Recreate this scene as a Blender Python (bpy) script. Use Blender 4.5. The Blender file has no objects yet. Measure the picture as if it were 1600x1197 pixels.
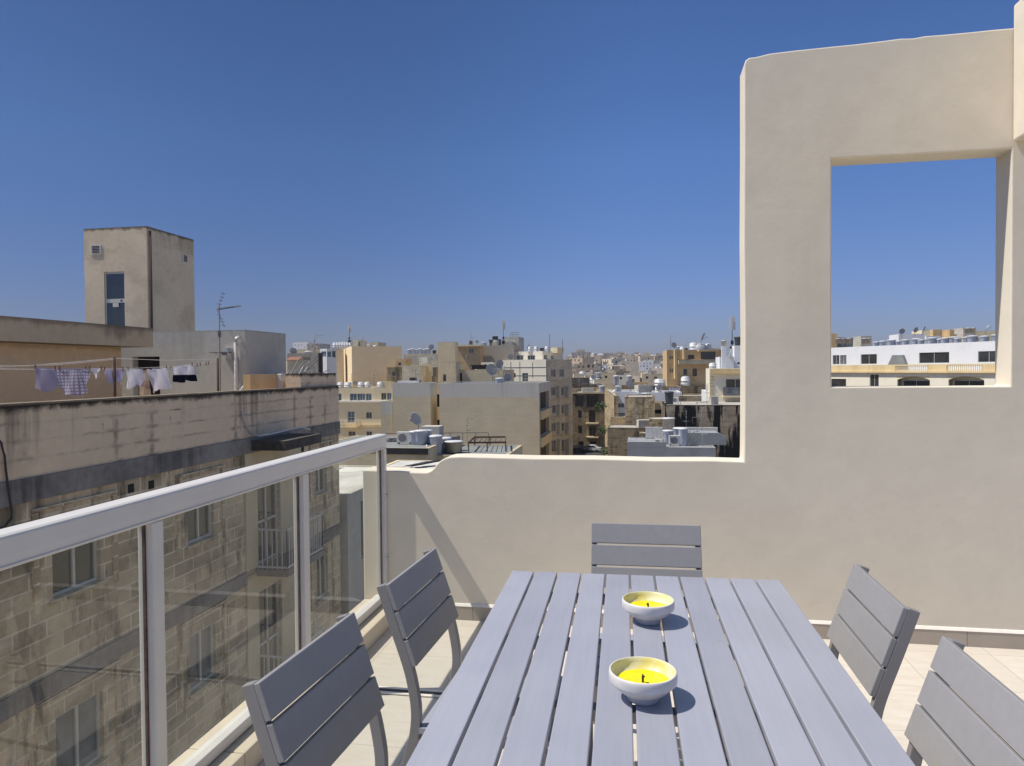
import bpy, math, random
from mathutils import Vector, Matrix
from math import radians, sin, cos, tan, pi, hypot, atan2
random.seed(7)
S = bpy.context.scene
COL = S.collection
# ------------------------------------------------------------------ camera
FPX, YAW, PITCH, ROLL, HC = 1120.0, radians(9.85), radians(1.1), radians(-0.5), 1.5
cyw, syw, cp, sp = cos(YAW), sin(YAW), cos(PITCH), sin(PITCH)
F = Vector((-syw*cp, cyw*cp, -sp)); R0 = Vector((cyw, syw, 0)); U0 = R0.cross(F)
R = R0*cos(ROLL)+U0*sin(ROLL); U = -R0*sin(ROLL)+U0*cos(ROLL)
C0 = Vector((0, 0, HC))
def ray(x, y): return (x-800)/FPX*R-(y-598.5)/FPX*U+F
def pl(x, y, ax, v):
    r = ray(x, y); t = (v-C0[ax])/r[ax]; return C0+r*t
def hy(x): return 577.0-(x-800)*0.00873           # horizon row at a column
def G(px, d):
    r = ray(px, hy(px)); return Vector((r.x*d, r.y*d))
def ZZ(px, py, d): return (C0+ray(px, py)*d).z
def px_dir(px):
    r = ray(px, hy(px)); return Vector((r.x, r.y))
def hit_line(px, A, D):                            # ray at column px meets A + s*D ; returns s
    r = px_dir(px); den = r.x*D.y-r.y*D.x
    return (r.y*A.x-r.x*A.y)/den
cam = bpy.data.cameras.new('camera'); co = bpy.data.objects.new('camera', cam); COL.objects.link(co)
cam.sensor_width = 36; cam.lens = FPX/1600*36; cam.clip_start = 0.05; cam.clip_end = 30000
co.matrix_world = Matrix(((R.x, U.x, -F.x, 0), (R.y, U.y, -F.y, 0), (R.z, U.z, -F.z, HC), (0, 0, 0, 1)))
S.camera = co
S.render.resolution_x = 1024; S.render.resolution_y = 766
# ------------------------------------------------------------------ light
SUN_EL, SUN_AZ = radians(57.6), radians(12)
L = Vector((cos(SUN_EL)*cos(SUN_AZ), cos(SUN_EL)*sin(SUN_AZ), -sin(SUN_EL)))
sl = bpy.data.lights.new('sun', 'SUN'); sl.energy = 4.3; sl.angle = radians(0.53); sl.color = (1, 0.95, 0.87)
so = bpy.data.objects.new('sun', sl); COL.objects.link(so); so.rotation_euler = L.to_track_quat('-Z', 'Y').to_euler()
W = bpy.data.worlds.new('World'); S.world = W; W.use_nodes = True
wn = W.node_tree; bgn = wn.nodes['Background']; sky = wn.nodes.new('ShaderNodeTexSky')
sky.sky_type = 'NISHITA'; sky.sun_disc = False; sky.sun_elevation = SUN_EL
sky.sun_rotation = atan2(-L.x, -L.y)
sky.altitude = 50; sky.air_density = 1.0; sky.dust_density = 0.6; sky.ozone_density = 3.0
tcw = wn.nodes.new('ShaderNodeTexCoord'); sxw = wn.nodes.new('ShaderNodeSeparateXYZ'); wn.links.new(tcw.outputs['Generated'], sxw.inputs[0])
rw = wn.nodes.new('ShaderNodeValToRGB'); wn.links.new(sxw.outputs[2], rw.inputs[0]); e_ = rw.color_ramp.elements
for i, (p, c) in enumerate(((0, (.43, .455, .71)), (.09, (.45, .50, .785)), (.28, (.465, .615, .89)), (.5, (.40, .54, .80)), (.7, (1., .96, .84)), (1, (1.25, 1.15, .95)))):
    el = e_[i] if i < 2 else e_.new(p)
    el.position = p; el.color = c+(1,)
mw = wn.nodes.new('ShaderNodeMix'); mw.data_type = 'RGBA'; mw.blend_type = 'MULTIPLY'; mw.inputs[0].default_value = 1
wn.links.new(sky.outputs[0], mw.inputs[6]); wn.links.new(rw.outputs[0], mw.inputs[7]); vm = wn.nodes.new('ShaderNodeVectorMath'); vm.operation = 'DOT_PRODUCT'; wn.links.new(tcw.outputs['Generated'], vm.inputs[0]); vm.inputs[1].default_value = (-.66, .68, .32)
mr = wn.nodes.new('ShaderNodeMapRange'); mr.interpolation_type = 'SMOOTHSTEP'; wn.links.new(vm.outputs['Value'], mr.inputs[0])
for i, v in ((1, .72), (2, 1.0), (3, 1.0), (4, .66)): mr.inputs[i].default_value = v
mw2 = wn.nodes.new('ShaderNodeVectorMath'); mw2.operation = 'SCALE'; wn.links.new(mw.outputs[2], mw2.inputs[0]); wn.links.new(mr.outputs[0], mw2.inputs['Scale'])
wn.links.new(mw2.outputs[0], bgn.inputs[0]); bgn.inputs[1].default_value = 0.112
S.view_settings.view_transform = 'Standard'; S.view_settings.look = 'None'; S.view_settings.gamma = 1
S.view_settings.exposure = 0.15
S.render.engine = 'CYCLES'
S.cycles.max_bounces = 8; S.cycles.transparent_max_bounces = 12
# ------------------------------------------------------------------ materials
class NT:
    def __init__(s, name):
        s.m = bpy.data.materials.new(name); s.m.use_nodes = True; s.t = s.m.node_tree
        s.b = s.t.nodes['Principled BSDF']; s.out = s.t.nodes['Material Output']
    def n(s, typ, **k):
        nd = s.t.nodes.new(typ)
        for a, v in k.items(): setattr(nd, a, v)
        return nd
    def l(s, a, b): s.t.links.new(a, b)
    def val(s, sock, v):
        if hasattr(v, 'is_output') or isinstance(v, bpy.types.NodeSocket): s.l(v, sock)
        else: sock.default_value = v
    def math(s, op, a, b=0.0, clamp=False):
        m = s.n('ShaderNodeMath', operation=op); m.use_clamp = clamp
        s.val(m.inputs[0], a); s.val(m.inputs[1], b); return m.outputs[0]
    def mix(s, f, a, b, mode='MIX'):
        m = s.n('ShaderNodeMix', data_type='RGBA', blend_type=mode)
        s.val(m.inputs[0], f)
        for i, v in ((6, a), (7, b)):
            if isinstance(v, tuple): v = (v+(1,))[:4]
            s.val(m.inputs[i], v)
        return m.outputs[2]
    def noise(s, vec, scale, detail=4, rough=.55):
        m = s.n('ShaderNodeTexNoise'); m.inputs['Scale'].default_value = scale
        m.inputs['Detail'].default_value = detail; m.inputs['Roughness'].default_value = rough
        s.l(vec, m.inputs['Vector']); return m.outputs['Fac']
    def ramp(s, f, a, b, lo=0., hi=1.):
        m = s.n('ShaderNodeMapRange'); m.interpolation_type = 'SMOOTHSTEP'
        s.l(f, m.inputs[0])
        for i, v in ((1, a), (2, b), (3, lo), (4, hi)): m.inputs[i].default_value = v
        return m.outputs[0]
    def scale(s, vec, sc):
        m = s.n('ShaderNodeMapping'); m.inputs['Scale'].default_value = sc; s.l(vec, m.inputs['Vector']); return m.outputs[0]
    def bump(s, h, st, dist=0.01):
        m = s.n('ShaderNodeBump'); m.inputs['Strength'].default_value = st; m.inputs['Distance'].default_value = dist
        s.l(h, m.inputs['Height']); s.l(m.outputs[0], s.b.inputs['Normal'])
def stone(name, base, var=.12, rough=.9, blocks=None, mortar=None, mfac=.5, bvar=.25, streak=0., slen=2.5, sscale=2.2, sthr=(.34, .56), bigmin=.45, mthr=None, jst=None,
          edge=0., dark=(.035, .03, .025), patch=0., patchcol=None, bump=.3, bscale=18, topband=None, grime=0.):
    """plaster / limestone: UV in metres, v = 0 at the top of the piece and negative below"""
    t = NT(name); uv = t.n('ShaderNodeUVMap').outputs[0]
    sep = t.n('ShaderNodeSeparateXYZ'); t.l(uv, sep.inputs[0]); v = sep.outputs[1]
    n1 = t.noise(uv, .55, 5); n2 = t.noise(uv, 6, 4)
    f = t.math('ADD', t.math('MULTIPLY', n1, .65), t.math('MULTIPLY', n2, .35))
    f = t.ramp(f, .32, .68)
    c = t.mix(f, tuple(x*(1-var) for x in base), tuple(min(1, x*(1+var)) for x in base))
    h = t.noise(uv, bscale, 6, .65)
    if patch:
        pm = t.ramp(t.noise(t.scale(uv, (.35, .5, 1)), 1.6, 6, .65), .5, .62, 0, patch)
        c = t.mix(pm, c, patchcol or tuple(x*.6 for x in base))
    if blocks:
        br = t.n('ShaderNodeTexBrick'); t.l(uv, br.inputs['Vector'])
        br.inputs['Scale'].default_value = 1; br.inputs['Brick Width'].default_value = blocks[0]; br.inputs['Row Height'].default_value = blocks[1]
        br.inputs['Mortar Size'].default_value = blocks[2]; br.inputs['Mortar Smooth'].default_value = .3; br.inputs['Bias'].default_value = 0
        br.inputs['Color1'].default_value = (1-bvar,)*3+(1,); br.inputs['Color2'].default_value = (1+bvar*.35,)*3+(1,)
        br.inputs['Mortar'].default_value = (1, 1, 1, 1)
        c = t.mix(1., c, br.outputs['Color'], 'MULTIPLY')
        mm = t.math('MULTIPLY', br.outputs['Fac'], t.ramp(t.noise(uv, 1.1, 4), .3, .65, mfac*.35, mfac) if mthr is None else t.ramp(t.noise(uv, 1.3, 6, .7), mthr[0], mthr[1], 0, mfac))
        c = t.mix(mm, c, mortar or tuple(x*1.35 for x in base))
        h = t.math('SUBTRACT', h, t.math('MULTIPLY', br.outputs['Fac'], .8))
    if topband:
        c = t.mix(t.ramp(v, -topband[0]-.03, -topband[0]+.03), c, topband[1])
    if streak:
        sn = t.noise(t.scale(uv, (sscale, .12, 1)), 1.0, 5, .6)
        fall = t.ramp(v, -slen, -.05, 0, 1)
        big = t.ramp(t.noise(t.scale(uv, (.3, .1, 1)), 1., 3), .35, .65, bigmin, 1.)
        sm = t.ramp(t.math('MULTIPLY', t.math('MULTIPLY', sn, t.math('ADD', t.math('MULTIPLY', fall, .5), .6)), big), sthr[0], sthr[1], 0, streak)
        c = t.mix(sm, c, dark)
    if jst:                                            # dirt soaking out of the joints
        wob = t.math('MULTIPLY', t.math('SUBTRACT', t.noise(uv, 5, 4), .5), .10)
        def joint(co_, per, w):
            q = t.math('DIVIDE', t.math('ADD', co_, wob), per); q = t.math('ABSOLUTE', t.math('SUBTRACT', t.math('FRACT', q), .5))
            return t.ramp(q, .5-w/per, .5-w*.15/per)
        jv = t.math('MULTIPLY', joint(sep.outputs[0], .95, .10), t.ramp(t.noise(t.scale(uv, (.55, .35, 1)), 1.3, 4, .6), .46, .60))
        jv = t.math('MULTIPLY', jv, t.ramp(t.noise(uv, 4.5, 5, .7), .3, .62, .25, 1))
        jh = t.math('MULTIPLY', joint(v, .27, .035), t.ramp(t.noise(t.scale(uv, (1, .8, 1)), 1.1, 5, .65), .46, .64, .10, .6))
        jw = t.math('MULTIPLY', t.math('MULTIPLY', joint(sep.outputs[0], .95, .3), joint(v, .27, .06)), t.ramp(t.noise(t.scale(uv, (.55, .35, 1)), 1.3, 4, .6), .45, .6, 0, .9))
        jm = t.math('MAXIMUM', t.math('MAXIMUM', jv, jh), jw)
        c = t.mix(t.math('MULTIPLY', jm, jst), c, dark)
    if edge:
        en = t.math('ADD', v, t.math('MULTIPLY', t.noise(uv, 2.6, 6, .75), .34))
        c = t.mix(t.ramp(en, .03, .15, 0, edge), c, dark)
    if grime:
        g = t.ramp(t.noise(t.scale(uv, (1.6, .5, 1)), 1.2, 7, .7), .5, .68, 0, grime)
        c = t.mix(g, c, dark)
    t.l(c, t.b.inputs['Base Color']); t.b.inputs['Roughness'].default_value = rough
    t.b.inputs['Specular IOR Level'].default_value = .25
    if bump: t.bump(h, bump, .02)
    return t.m
def paint(name, col, rough=.45, metal=0., var=.06, bump=.0, scale=30, spec=.5):
    t = NT(name); tc = t.n('ShaderNodeTexCoord').outputs['Object']
    f = t.noise(tc, scale, 4)
    c = t.mix(t.ramp(f, .3, .7), tuple(x*(1-var) for x in col), tuple(min(1, x*(1+var)) for x in col))
    t.l(c, t.b.inputs['Base Color']); t.b.inputs['Roughness'].default_value = rough
    t.b.inputs['Metallic'].default_value = metal; t.b.inputs['Specular IOR Level'].default_value = spec
    if bump: t.bump(f, bump, .004)
    return t.m
# ------------------------------------------------------------------ mesh helper
class MB:
    def __init__(s): s.v = []; s.f = []; s.mi = []; s.m = 0; s.sm = []; s.smooth = False
    def face(s, pts):
        i = len(s.v); s.v += [Vector(p) for p in pts]; s.f.append(tuple(range(i, i+len(pts)))); s.mi.append(s.m); s.sm.append(s.smooth)
    def box(s, x0, x1, y0, y1, z0, z1, M=None):
        P = [Vector((x, y, z)) for z in (z0, z1) for y in (y0, y1) for x in (x0, x1)]
        if M is not None: P = [M @ p for p in P]
        i = len(s.v); s.v += P
        for q in ((0, 2, 3, 1), (4, 5, 7, 6), (0, 1, 5, 4), (2, 6, 7, 3), (0, 4, 6, 2), (1, 3, 7, 5)):
            s.f.append(tuple(i+k for k in q)); s.mi.append(s.m); s.sm.append(False)
    def bar(s, a, b, w, h, up=Vector((0, 0, 1))):          # box along a->b, width w, height h
        a = Vector(a); b = Vector(b); d = (b-a).normalized()
        sd = d.cross(up)
        if sd.length < 1e-4: sd = Vector((1, 0, 0))
        sd.normalize(); u = sd.cross(d)
        r = [a-sd*w/2-u*h/2, a+sd*w/2-u*h/2, a+sd*w/2+u*h/2, a-sd*w/2+u*h/2]
        q = [p+(b-a) for p in r]; i = len(s.v); s.v += r+q
        for k in ((0, 1, 2, 3)[::-1], (4, 5, 6, 7)): s.f.append(tuple(i+j for j in k)); s.mi.append(s.m); s.sm.append(False)
        for k in range(4):
            j = (k+1) % 4; s.f.append((i+k, i+j, i+4+j, i+4+k)); s.mi.append(s.m); s.sm.append(False)
    def tube(s, pts, r, n=6, cap=True):
        pts = [Vector(p) for p in pts]; i0 = len(s.v); prev = None
        for k, p in enumerate(pts):
            d = (pts[min(k+1, len(pts)-1)]-pts[max(k-1, 0)]).normalized()
            ref = Vector((0, 0, 1)) if abs(d.z) < .95 else Vector((1, 0, 0))
            a = d.cross(ref).normalized(); b = d.cross(a)
            rr = r[k] if isinstance(r, (list, tuple)) else r
            s.v += [p+(a*cos(2*pi*j/n)+b*sin(2*pi*j/n))*rr for j in range(n)]
        for k in range(len(pts)-1):
            for j in range(n):
                j2 = (j+1) % n
                s.f.append((i0+k*n+j, i0+k*n+j2, i0+(k+1)*n+j2, i0+(k+1)*n+j)); s.mi.append(s.m); s.sm.append(n > 5)
        if cap:
            s.f.append(tuple(i0+j for j in range(n))[::-1]); s.mi.append(s.m); s.sm.append(False)
            s.f.append(tuple(i0+(len(pts)-1)*n+j for j in range(n))); s.mi.append(s.m); s.sm.append(False)
    def lathe(s, prof, c=(0, 0, 0), n=24, smooth=True):
        c = Vector(c); i0 = len(s.v)
        for r, z in prof: s.v += [c+Vector((r*cos(2*pi*j/n), r*sin(2*pi*j/n), z)) for j in range(n)]
        for k in range(len(prof)-1):
            for j in range(n):
                j2 = (j+1) % n
                s.f.append((i0+k*n+j, i0+k*n+j2, i0+(k+1)*n+j2, i0+(k+1)*n+j)); s.mi.append(s.m); s.sm.append(smooth)
    def prism(s, poly, fn, a, b):                             # poly 2d, fn(p,t)->3d, t from a to b
        n = len(poly); A = [fn(p, a) for p in poly]; B = [fn(p, b) for p in poly]
        i = len(s.v); s.v += [Vector(p) for p in A+B]
        s.f.append(tuple(i+k for k in range(n))[::-1]); s.f.append(tuple(i+n+k for k in range(n))); s.mi += [s.m]*2; s.sm += [False]*2
        for k in range(n):
            j = (k+1) % n; s.f.append((i+k, i+j, i+n+j, i+n+k)); s.mi.append(s.m); s.sm.append(False)
    def wall(s, A, B, z0, z1, holes=(), rev=.15):             # vertical wall, outside on the right of A->B
        A = Vector(A[:2]); B = Vector(B[:2]); Ln = (B-A).length; D = (B-A)/Ln; N = Vector((D.y, -D.x))
        H = [(max(.02, u0), min(Ln-.02, u1), max(z0+.02, a), min(z1-.02, b)) for u0, u1, a, b in holes]
        H = [h for h in H if h[1]-h[0] > .02 and h[3]-h[2] > .02]
        us = sorted({0, Ln, *[h[0] for h in H], *[h[1] for h in H]}); zs = sorted({z0, z1, *[h[2] for h in H], *[h[3] for h in H]})
        P = lambda u, z, k=0: Vector((A.x+D.x*u-N.x*k, A.y+D.y*u-N.y*k, z))
        for i in range(len(us)-1):
            for j in range(len(zs)-1):
                uc = (us[i]+us[i+1])/2; zc = (zs[j]+zs[j+1])/2
                if any(h[0] < uc < h[1] and h[2] < zc < h[3] for h in H): continue
                s.face([P(us[i], zs[j]), P(us[i+1], zs[j]), P(us[i+1], zs[j+1]), P(us[i], zs[j+1])])
        for u0, u1, a, b in H:
            for p, q in (((u0, a), (u0, b)), ((u0, b), (u1, b)), ((u1, b), (u1, a)), ((u1, a), (u0, a))):
                s.face([P(*p), P(*q), P(*q, rev), P(*p, rev)])
    def build(s, name, mats, parent=None, bevel=0, loc=None, weld=False, seg=2, world=True, ztop=None, solid=0, flatuv=False):
        me = bpy.data.meshes.new(name)
        off = Vector((0, 0, 0))
        if parent is not None and world: off = abs_loc(parent)
        if loc is not None: off = Vector(loc)
        if loc is None and parent is None and world and s.v:
            zmin = min(p.z for p in s.v); cx = sum(p.x for p in s.v)/len(s.v); cy = sum(p.y for p in s.v)/len(s.v)
            off = Vector((cx, cy, zmin))
        me.from_pydata([tuple(p-off) for p in s.v], [], s.f)
        if not isinstance(mats, (list, tuple)): mats = [mats]
        for m in mats: me.materials.append(m)
        uv = me.uv_layers.new(name='UVMap'); zt = ztop if ztop is not None else (max(p.z for p in s.v) if s.v else 0)
        for pi_, pol in enumerate(me.polygons):
            pol.material_index = s.mi[pi_]; pol.use_smooth = s.sm[pi_]
            n = pol.normal
            if abs(n.z) > .75: tt = None
            else:
                tt = Vector((-n.y, n.x, 0)); tt.normalize()
            for li in pol.loop_indices:
                p = s.v[me.loops[li].vertex_index]
                if flatuv: uv.data[li].uv = (p.y, p.z); continue
                uv.data[li].uv = (p.x, p.y) if tt is None else (p.dot(tt)+n.x*3.1, p.z-zt)
        o = bpy.data.objects.new(name, me); COL.objects.link(o)
        if parent is None: o.location = off
        elif loc is not None and not world: o.location = (0, 0, 0)
        if parent is not None: o.parent = parent
        if weld or bevel:
            w = o.modifiers.new('weld', 'WELD'); w.merge_threshold = 1e-4
        if solid:
            so_ = o.modifiers.new('solid', 'SOLIDIFY'); so_.thickness = solid
        if bevel:
            b = o.modifiers.new('bevel', 'BEVEL'); b.width = bevel; b.segments = seg; b.limit_method = 'ANGLE'; b.angle_limit = radians(40)
        return o
def abs_loc(o):
    v = Vector((0, 0, 0))
    while o is not None: v = v+o.location; o = o.parent
    return v
def tag(o, label, cat, group=None, kind=None):
    if label: o['label'] = label
    if cat: o['category'] = cat
    if group: o['group'] = group
    if kind: o['kind'] = kind
    return o
def thing(name, label, cat, loc, rz=0, group=None):
    o = bpy.data.objects.new(name, None); COL.objects.link(o); o.empty_display_size = .3
    o.location = loc; o.rotation_euler = (0, 0, rz); return tag(o, label, cat, group)
def copy_tree(o, parent=None):
    c = o.copy(); COL.objects.link(c)
    if parent: c.parent = parent
    for ch in [k for k in bpy.data.objects if k.parent == o]: copy_tree(ch, c)
    return c
def put(proto, used, loc, rz, label, group=None, sc=1.0):
    if not used.get(proto.name): used[proto.name] = 1; o = proto
    else: o = copy_tree(proto)
    o.location = loc; o.rotation_euler = (0, 0, rz); o.scale = (sc, sc, sc) if not isinstance(sc, tuple) else sc
    o['label'] = label
    if group: o['group'] = group
    elif 'group' in o: del o['group']
    return o
USED = {}
# ------------------------------------------------------------------ material set
M = {}
M['terr_wall'] = stone('terrace_plaster', (.745, .672, .545), var=.055, rough=.85, bump=.16, bscale=4, streak=.22, slen=3.2, sscale=1.6, sthr=(.40, .62), dark=(.42, .37, .30), patch=.12, patchcol=(.60, .53, .42))
M['tile'] = None
M['skirt'] = stone('skirting_tile', (.44, .38, .31), var=.12, rough=.6, bump=.05)
M['grout'] = paint('grout', (.8, .74, .66), .8)
M['kerbst'] = stone('kerb_limestone', (.60, .52, .41), var=.1, rough=.8, bump=.2)
M['white_al'] = paint('white_aluminium', (.64, .61, .575), .38, var=.03, scale=6)
M['steel'] = paint('steel', (.55, .55, .56), .25, metal=1)
M['pane'] = paint('window_pane', (.03, .034, .036), .07, var=.3, scale=.6, spec=.9)
M['pane2'] = paint('curtained_pane', (.16, .17, .175), .25, var=.4, scale=1.4)
M['pane3'] = paint('blue_pane', (.10, .15, .2), .1, var=.3, scale=1)
M['wframe'] = paint('window_frame', (.58, .57, .50), .4)
M['dframe'] = paint('brown_frame', (.12, .07, .045), .5)
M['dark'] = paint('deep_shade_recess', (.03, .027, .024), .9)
M['black'] = paint('black_plastic', (.015, .015, .016), .45)
M['blackmat'] = paint('black_roofing_felt', (.025, .025, .028), .8, var=.3, scale=3)
M['tank'] = paint('blue_grey_plastic', (.42, .45, .52), .5, var=.1, scale=2)
M['tankw'] = paint('white_plastic', (.62, .62, .62), .5, var=.08, scale=2)
M['tankc'] = paint('cream_tank', (.55, .48, .38), .7, var=.15, scale=2)
M['tankd'] = paint('dark_tank', (.05, .055, .065), .5, var=.2, scale=2)
M['acw'] = paint('ac_case', (.60, .57, .53), .5, var=.08, scale=3)
M['dish'] = paint('dish_grey', (.32, .33, .36), .5, var=.1)
M['mast'] = paint('galvanised', (.22, .21, .21), .5, metal=.3, var=.3)
M['rust'] = paint('rusty_iron', (.09, .05, .035), .8, var=.4)
M['terra'] = paint('terracotta', (.25, .11, .07), .8)
M['pvc'] = paint('white_pvc', (.62, .60, .58), .45)
M['cable'] = paint('cable', (.04, .04, .045), .6)
M['roofc'] = stone('roof_screed', (.42, .39, .34), var=.25, rough=.95, bump=.3, bscale=4)
M['roofg'] = stone('grey_roof_membrane', (.235, .245, .235), var=.2, rough=.8, bump=.2, bscale=3)
M['roofw'] = stone('pale_roof', (.60, .58, .54), var=.2, rough=.9, bump=.2, bscale=4)
M['st_lim'] = stone('limestone_block', (.66, .52, .335), var=.16, blocks=(.62, .27, .018), mortar=(.84, .73, .55), mfac=.95, bvar=.26, grime=.8, patch=.5, patchcol=(.21, .165, .105), streak=.7, slen=1.6, sthr=(.38, .6), dark=(.035, .032, .026), bump=.35)
M['st_lim_clean'] = stone('limestone_plain', (.48, .385, .265), var=.14, blocks=(.62, .27, .008), mortar=(.42, .37, .28), mfac=.4, bvar=.16, patch=.35, patchcol=(.24, .19, .13), bump=.3)
M['st_par'] = stone('stained_plaster', (0.84, 0.645, 0.44), var=.08, blocks=(.9, .27, .012), mortar=(.14, .10, .075), mfac=.9, bvar=.0, mthr=(.6, .7), jst=.6, streak=.55, slen=1.9, sscale=2.6, sthr=(.44, .6), patch=.5, patchcol=(.66, .50, .34), edge=.95, dark=(.04, .033, .027), bump=.25)
M['st_band'] = stone('grey_cement_band', (.27, .245, .215), var=.3, streak=.5, slen=.9, sscale=4, dark=(.03, .03, .03), bump=.3)
M['st_canopy'] = stone('black_stained_concrete', (.10, .09, .075), var=.35, grime=.5, bump=.3)
M['st_pent'] = stone('ochre_plaster', (0.607, 0.455, 0.290), var=.1, patch=.35, patchcol=(.34, .27, .19), edge=.3, bump=.15)
M['st_fasc'] = stone('fascia_plaster', (0.493, 0.398, 0.278), var=.12, streak=.55, slen=.6, sscale=2, edge=.6, dark=(.1, .085, .07), bump=.15)
M['st_tower'] = stone('tower_render', (.66, .55, .405), var=.1, patch=.5, patchcol=(.46, .37, .27), streak=.35, slen=1.2, sscale=2.2, edge=.85, dark=(.09, .07, .05), bump=.3, bscale=5)
M['st_grey'] = stone('grey_render', (0.546, 0.511, 0.440), var=.1, patch=.4, patchcol=(.38, .36, .33), streak=.2, slen=1.5, bump=.2)
M['st_beige'] = stone('beige_render', (0.688, 0.571, 0.376), var=.08, patch=.3, patchcol=(.42, .35, .26), streak=.12, slen=4, edge=.25, bump=.15)
M['st_blk'] = stone('franka_blockwork', (0.630, 0.534, 0.374), var=.07, blocks=(1.1, .3, .02), mortar=(.47, .39, .28), mfac=.7, bvar=.05, topband=(1.7, (.56, .535, .48)), streak=.12, slen=6, bump=.2)
M['st_cream'] = stone('cream_plaster', (0.788, 0.674, 0.444), var=.05, streak=.12, slen=3, edge=.15, dark=(.2, .17, .13), bump=.1)
M['st_yellow'] = stone('yellow_plaster', (0.739, 0.579, 0.317), var=.06, streak=.15, slen=3, bump=.1)
M['st_white'] = stone('white_paint', (.76, .76, .77), var=.03, streak=.1, slen=2, dark=(.4, .4, .4), bump=.08)
M['st_orange'] = stone('orange_limestone', (0.669, 0.463, 0.243), var=.12, streak=.3, slen=5, dark=(.14, .1, .07), patch=.3, bump=.15)
M['st_old'] = stone('old_brown_stone', (0.317, 0.246, 0.152), var=.25, blocks=(.9, .3, .03), bvar=.3, mfac=.4, grime=.7, streak=.7, slen=9, sscale=.9, edge=.5, bump=.3)
M['st_ruin'] = stone('weathered_rubble', (0.539, 0.421, 0.255), var=.3, blocks=(.8, .28, .03), bvar=.35, mfac=.4, grime=.65, patch=.6, patchcol=(.19, .15, .11), streak=.4, slen=5, edge=.4, bump=.4)
M['st_black'] = stone('black_streaked_wall', (.40, .32, .22), var=.25, blocks=(.8, .28, .02), bvar=.25, grime=.35, streak=1., slen=60, sscale=.75, bigmin=.95, sthr=(.50, .56), edge=.9, dark=(.012, .012, .012), bump=.3)
M['st_baygrey'] = stone('greyed_limestone', (0.631, 0.564, 0.425), var=.1, blocks=(.9, .3, .015), bvar=.1, mfac=.3, patch=.35, streak=.2, slen=8, bump=.15)
M['st_darkold'] = stone('dark_stone_gap_shade', (.13, .105, .085), var=.3, grime=.7, streak=.5, slen=6, bump=.3)
M['st_pale'] = stone('pale_cream_plaster', (.80, .74, .60), var=.04, streak=.12, slen=3, edge=.15, dark=(.25, .21, .16), bump=.1)
M['asphalt'] = stone('asphalt', (.055, .055, .055), var=.2, bump=.3)
M['green'] = paint('leaf', (.06, .1, .03), .7, var=.5, scale=2)
M['blueroof'] = stone('blue_grey_membrane', (.29, .295, .30), var=.15, bump=.1)
# grey furniture lacquer
def lacquer(name, col, sc, rough=.42):
    t = NT(name); tc = t.n('ShaderNodeTexCoord').outputs['Object']
    g = t.noise(t.scale(tc, sc), 1, 6, .6); b = t.noise(tc, 3.5, 3)
    c = t.mix(t.ramp(g, .3, .7), tuple(x*.965 for x in col), tuple(x*1.03 for x in col))
    c = t.mix(t.ramp(b, .35, .7, 0, .35), c, tuple(x*1.12 for x in col))
    sp_ = t.ramp(t.noise(tc, 9, 2), .735, .76, 0, .35); c = t.mix(sp_, c, (.32, .28, .2)); oi = t.n('ShaderNodeObjectInfo'); hv = t.n('ShaderNodeHueSaturation'); t.l(t.ramp(oi.outputs['Random'], 0, 1, .93, 1.06), hv.inputs['Value']); t.l(c, hv.inputs['Color']); c = hv.outputs[0]
    t.l(c, t.b.inputs['Base Color']); t.b.inputs['Roughness'].default_value = rough
    t.l(t.ramp(b, .3, .7, rough-.06, rough+.1), t.b.inputs['Roughness'])
    t.bump(g, .25, .0006); return t.m
M['slat'] = lacquer('grey_polywood', (.315, .322, .375), (110, 4, 110), .42)
M['chair'] = lacquer('grey_chair_slat', (.272, .264, .268), (40, 40, 40), .45)
M['chfr'] = paint('grey_chair_frame', (.24, .23, .228), .38, var=.05, scale=8, spec=.5)
def tiles():
    t = NT('terrace_tile'); tc = t.n('ShaderNodeTexCoord').outputs['Object']
    br = t.n('ShaderNodeTexBrick'); t.l(tc, br.inputs['Vector']); br.offset = 0
    for k, v in (('Scale', 1), ('Brick Width', .45), ('Row Height', .45), ('Mortar Size', .0035), ('Mortar Smooth', .2), ('Bias', 0)): br.inputs[k].default_value = v
    br.inputs['Color1'].default_value = (.65, .60, .525, 1); br.inputs['Color2'].default_value = (.61, .56, .49, 1); br.inputs['Mortar'].default_value = (.50, .44, .36, 1)
    n = t.noise(t.scale(tc, (3, 9, 1)), 2.5, 6, .65); n2 = t.noise(tc, 60, 3)
    c = t.mix(t.ramp(n, .35, .68, 0, .55), br.outputs['Color'], (.56, .475, .38), 'MIX')
    c = t.mix(t.ramp(n2, .62, .72, 0, .25), c, (.42, .33, .24))
    t.l(c, t.b.inputs['Base Color']); t.b.inputs['Roughness'].default_value = .55
    t.bump(t.math('SUBTRACT', 1., br.outputs['Fac']), .4, .002); return t.m
M['tile'] = tiles()
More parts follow.
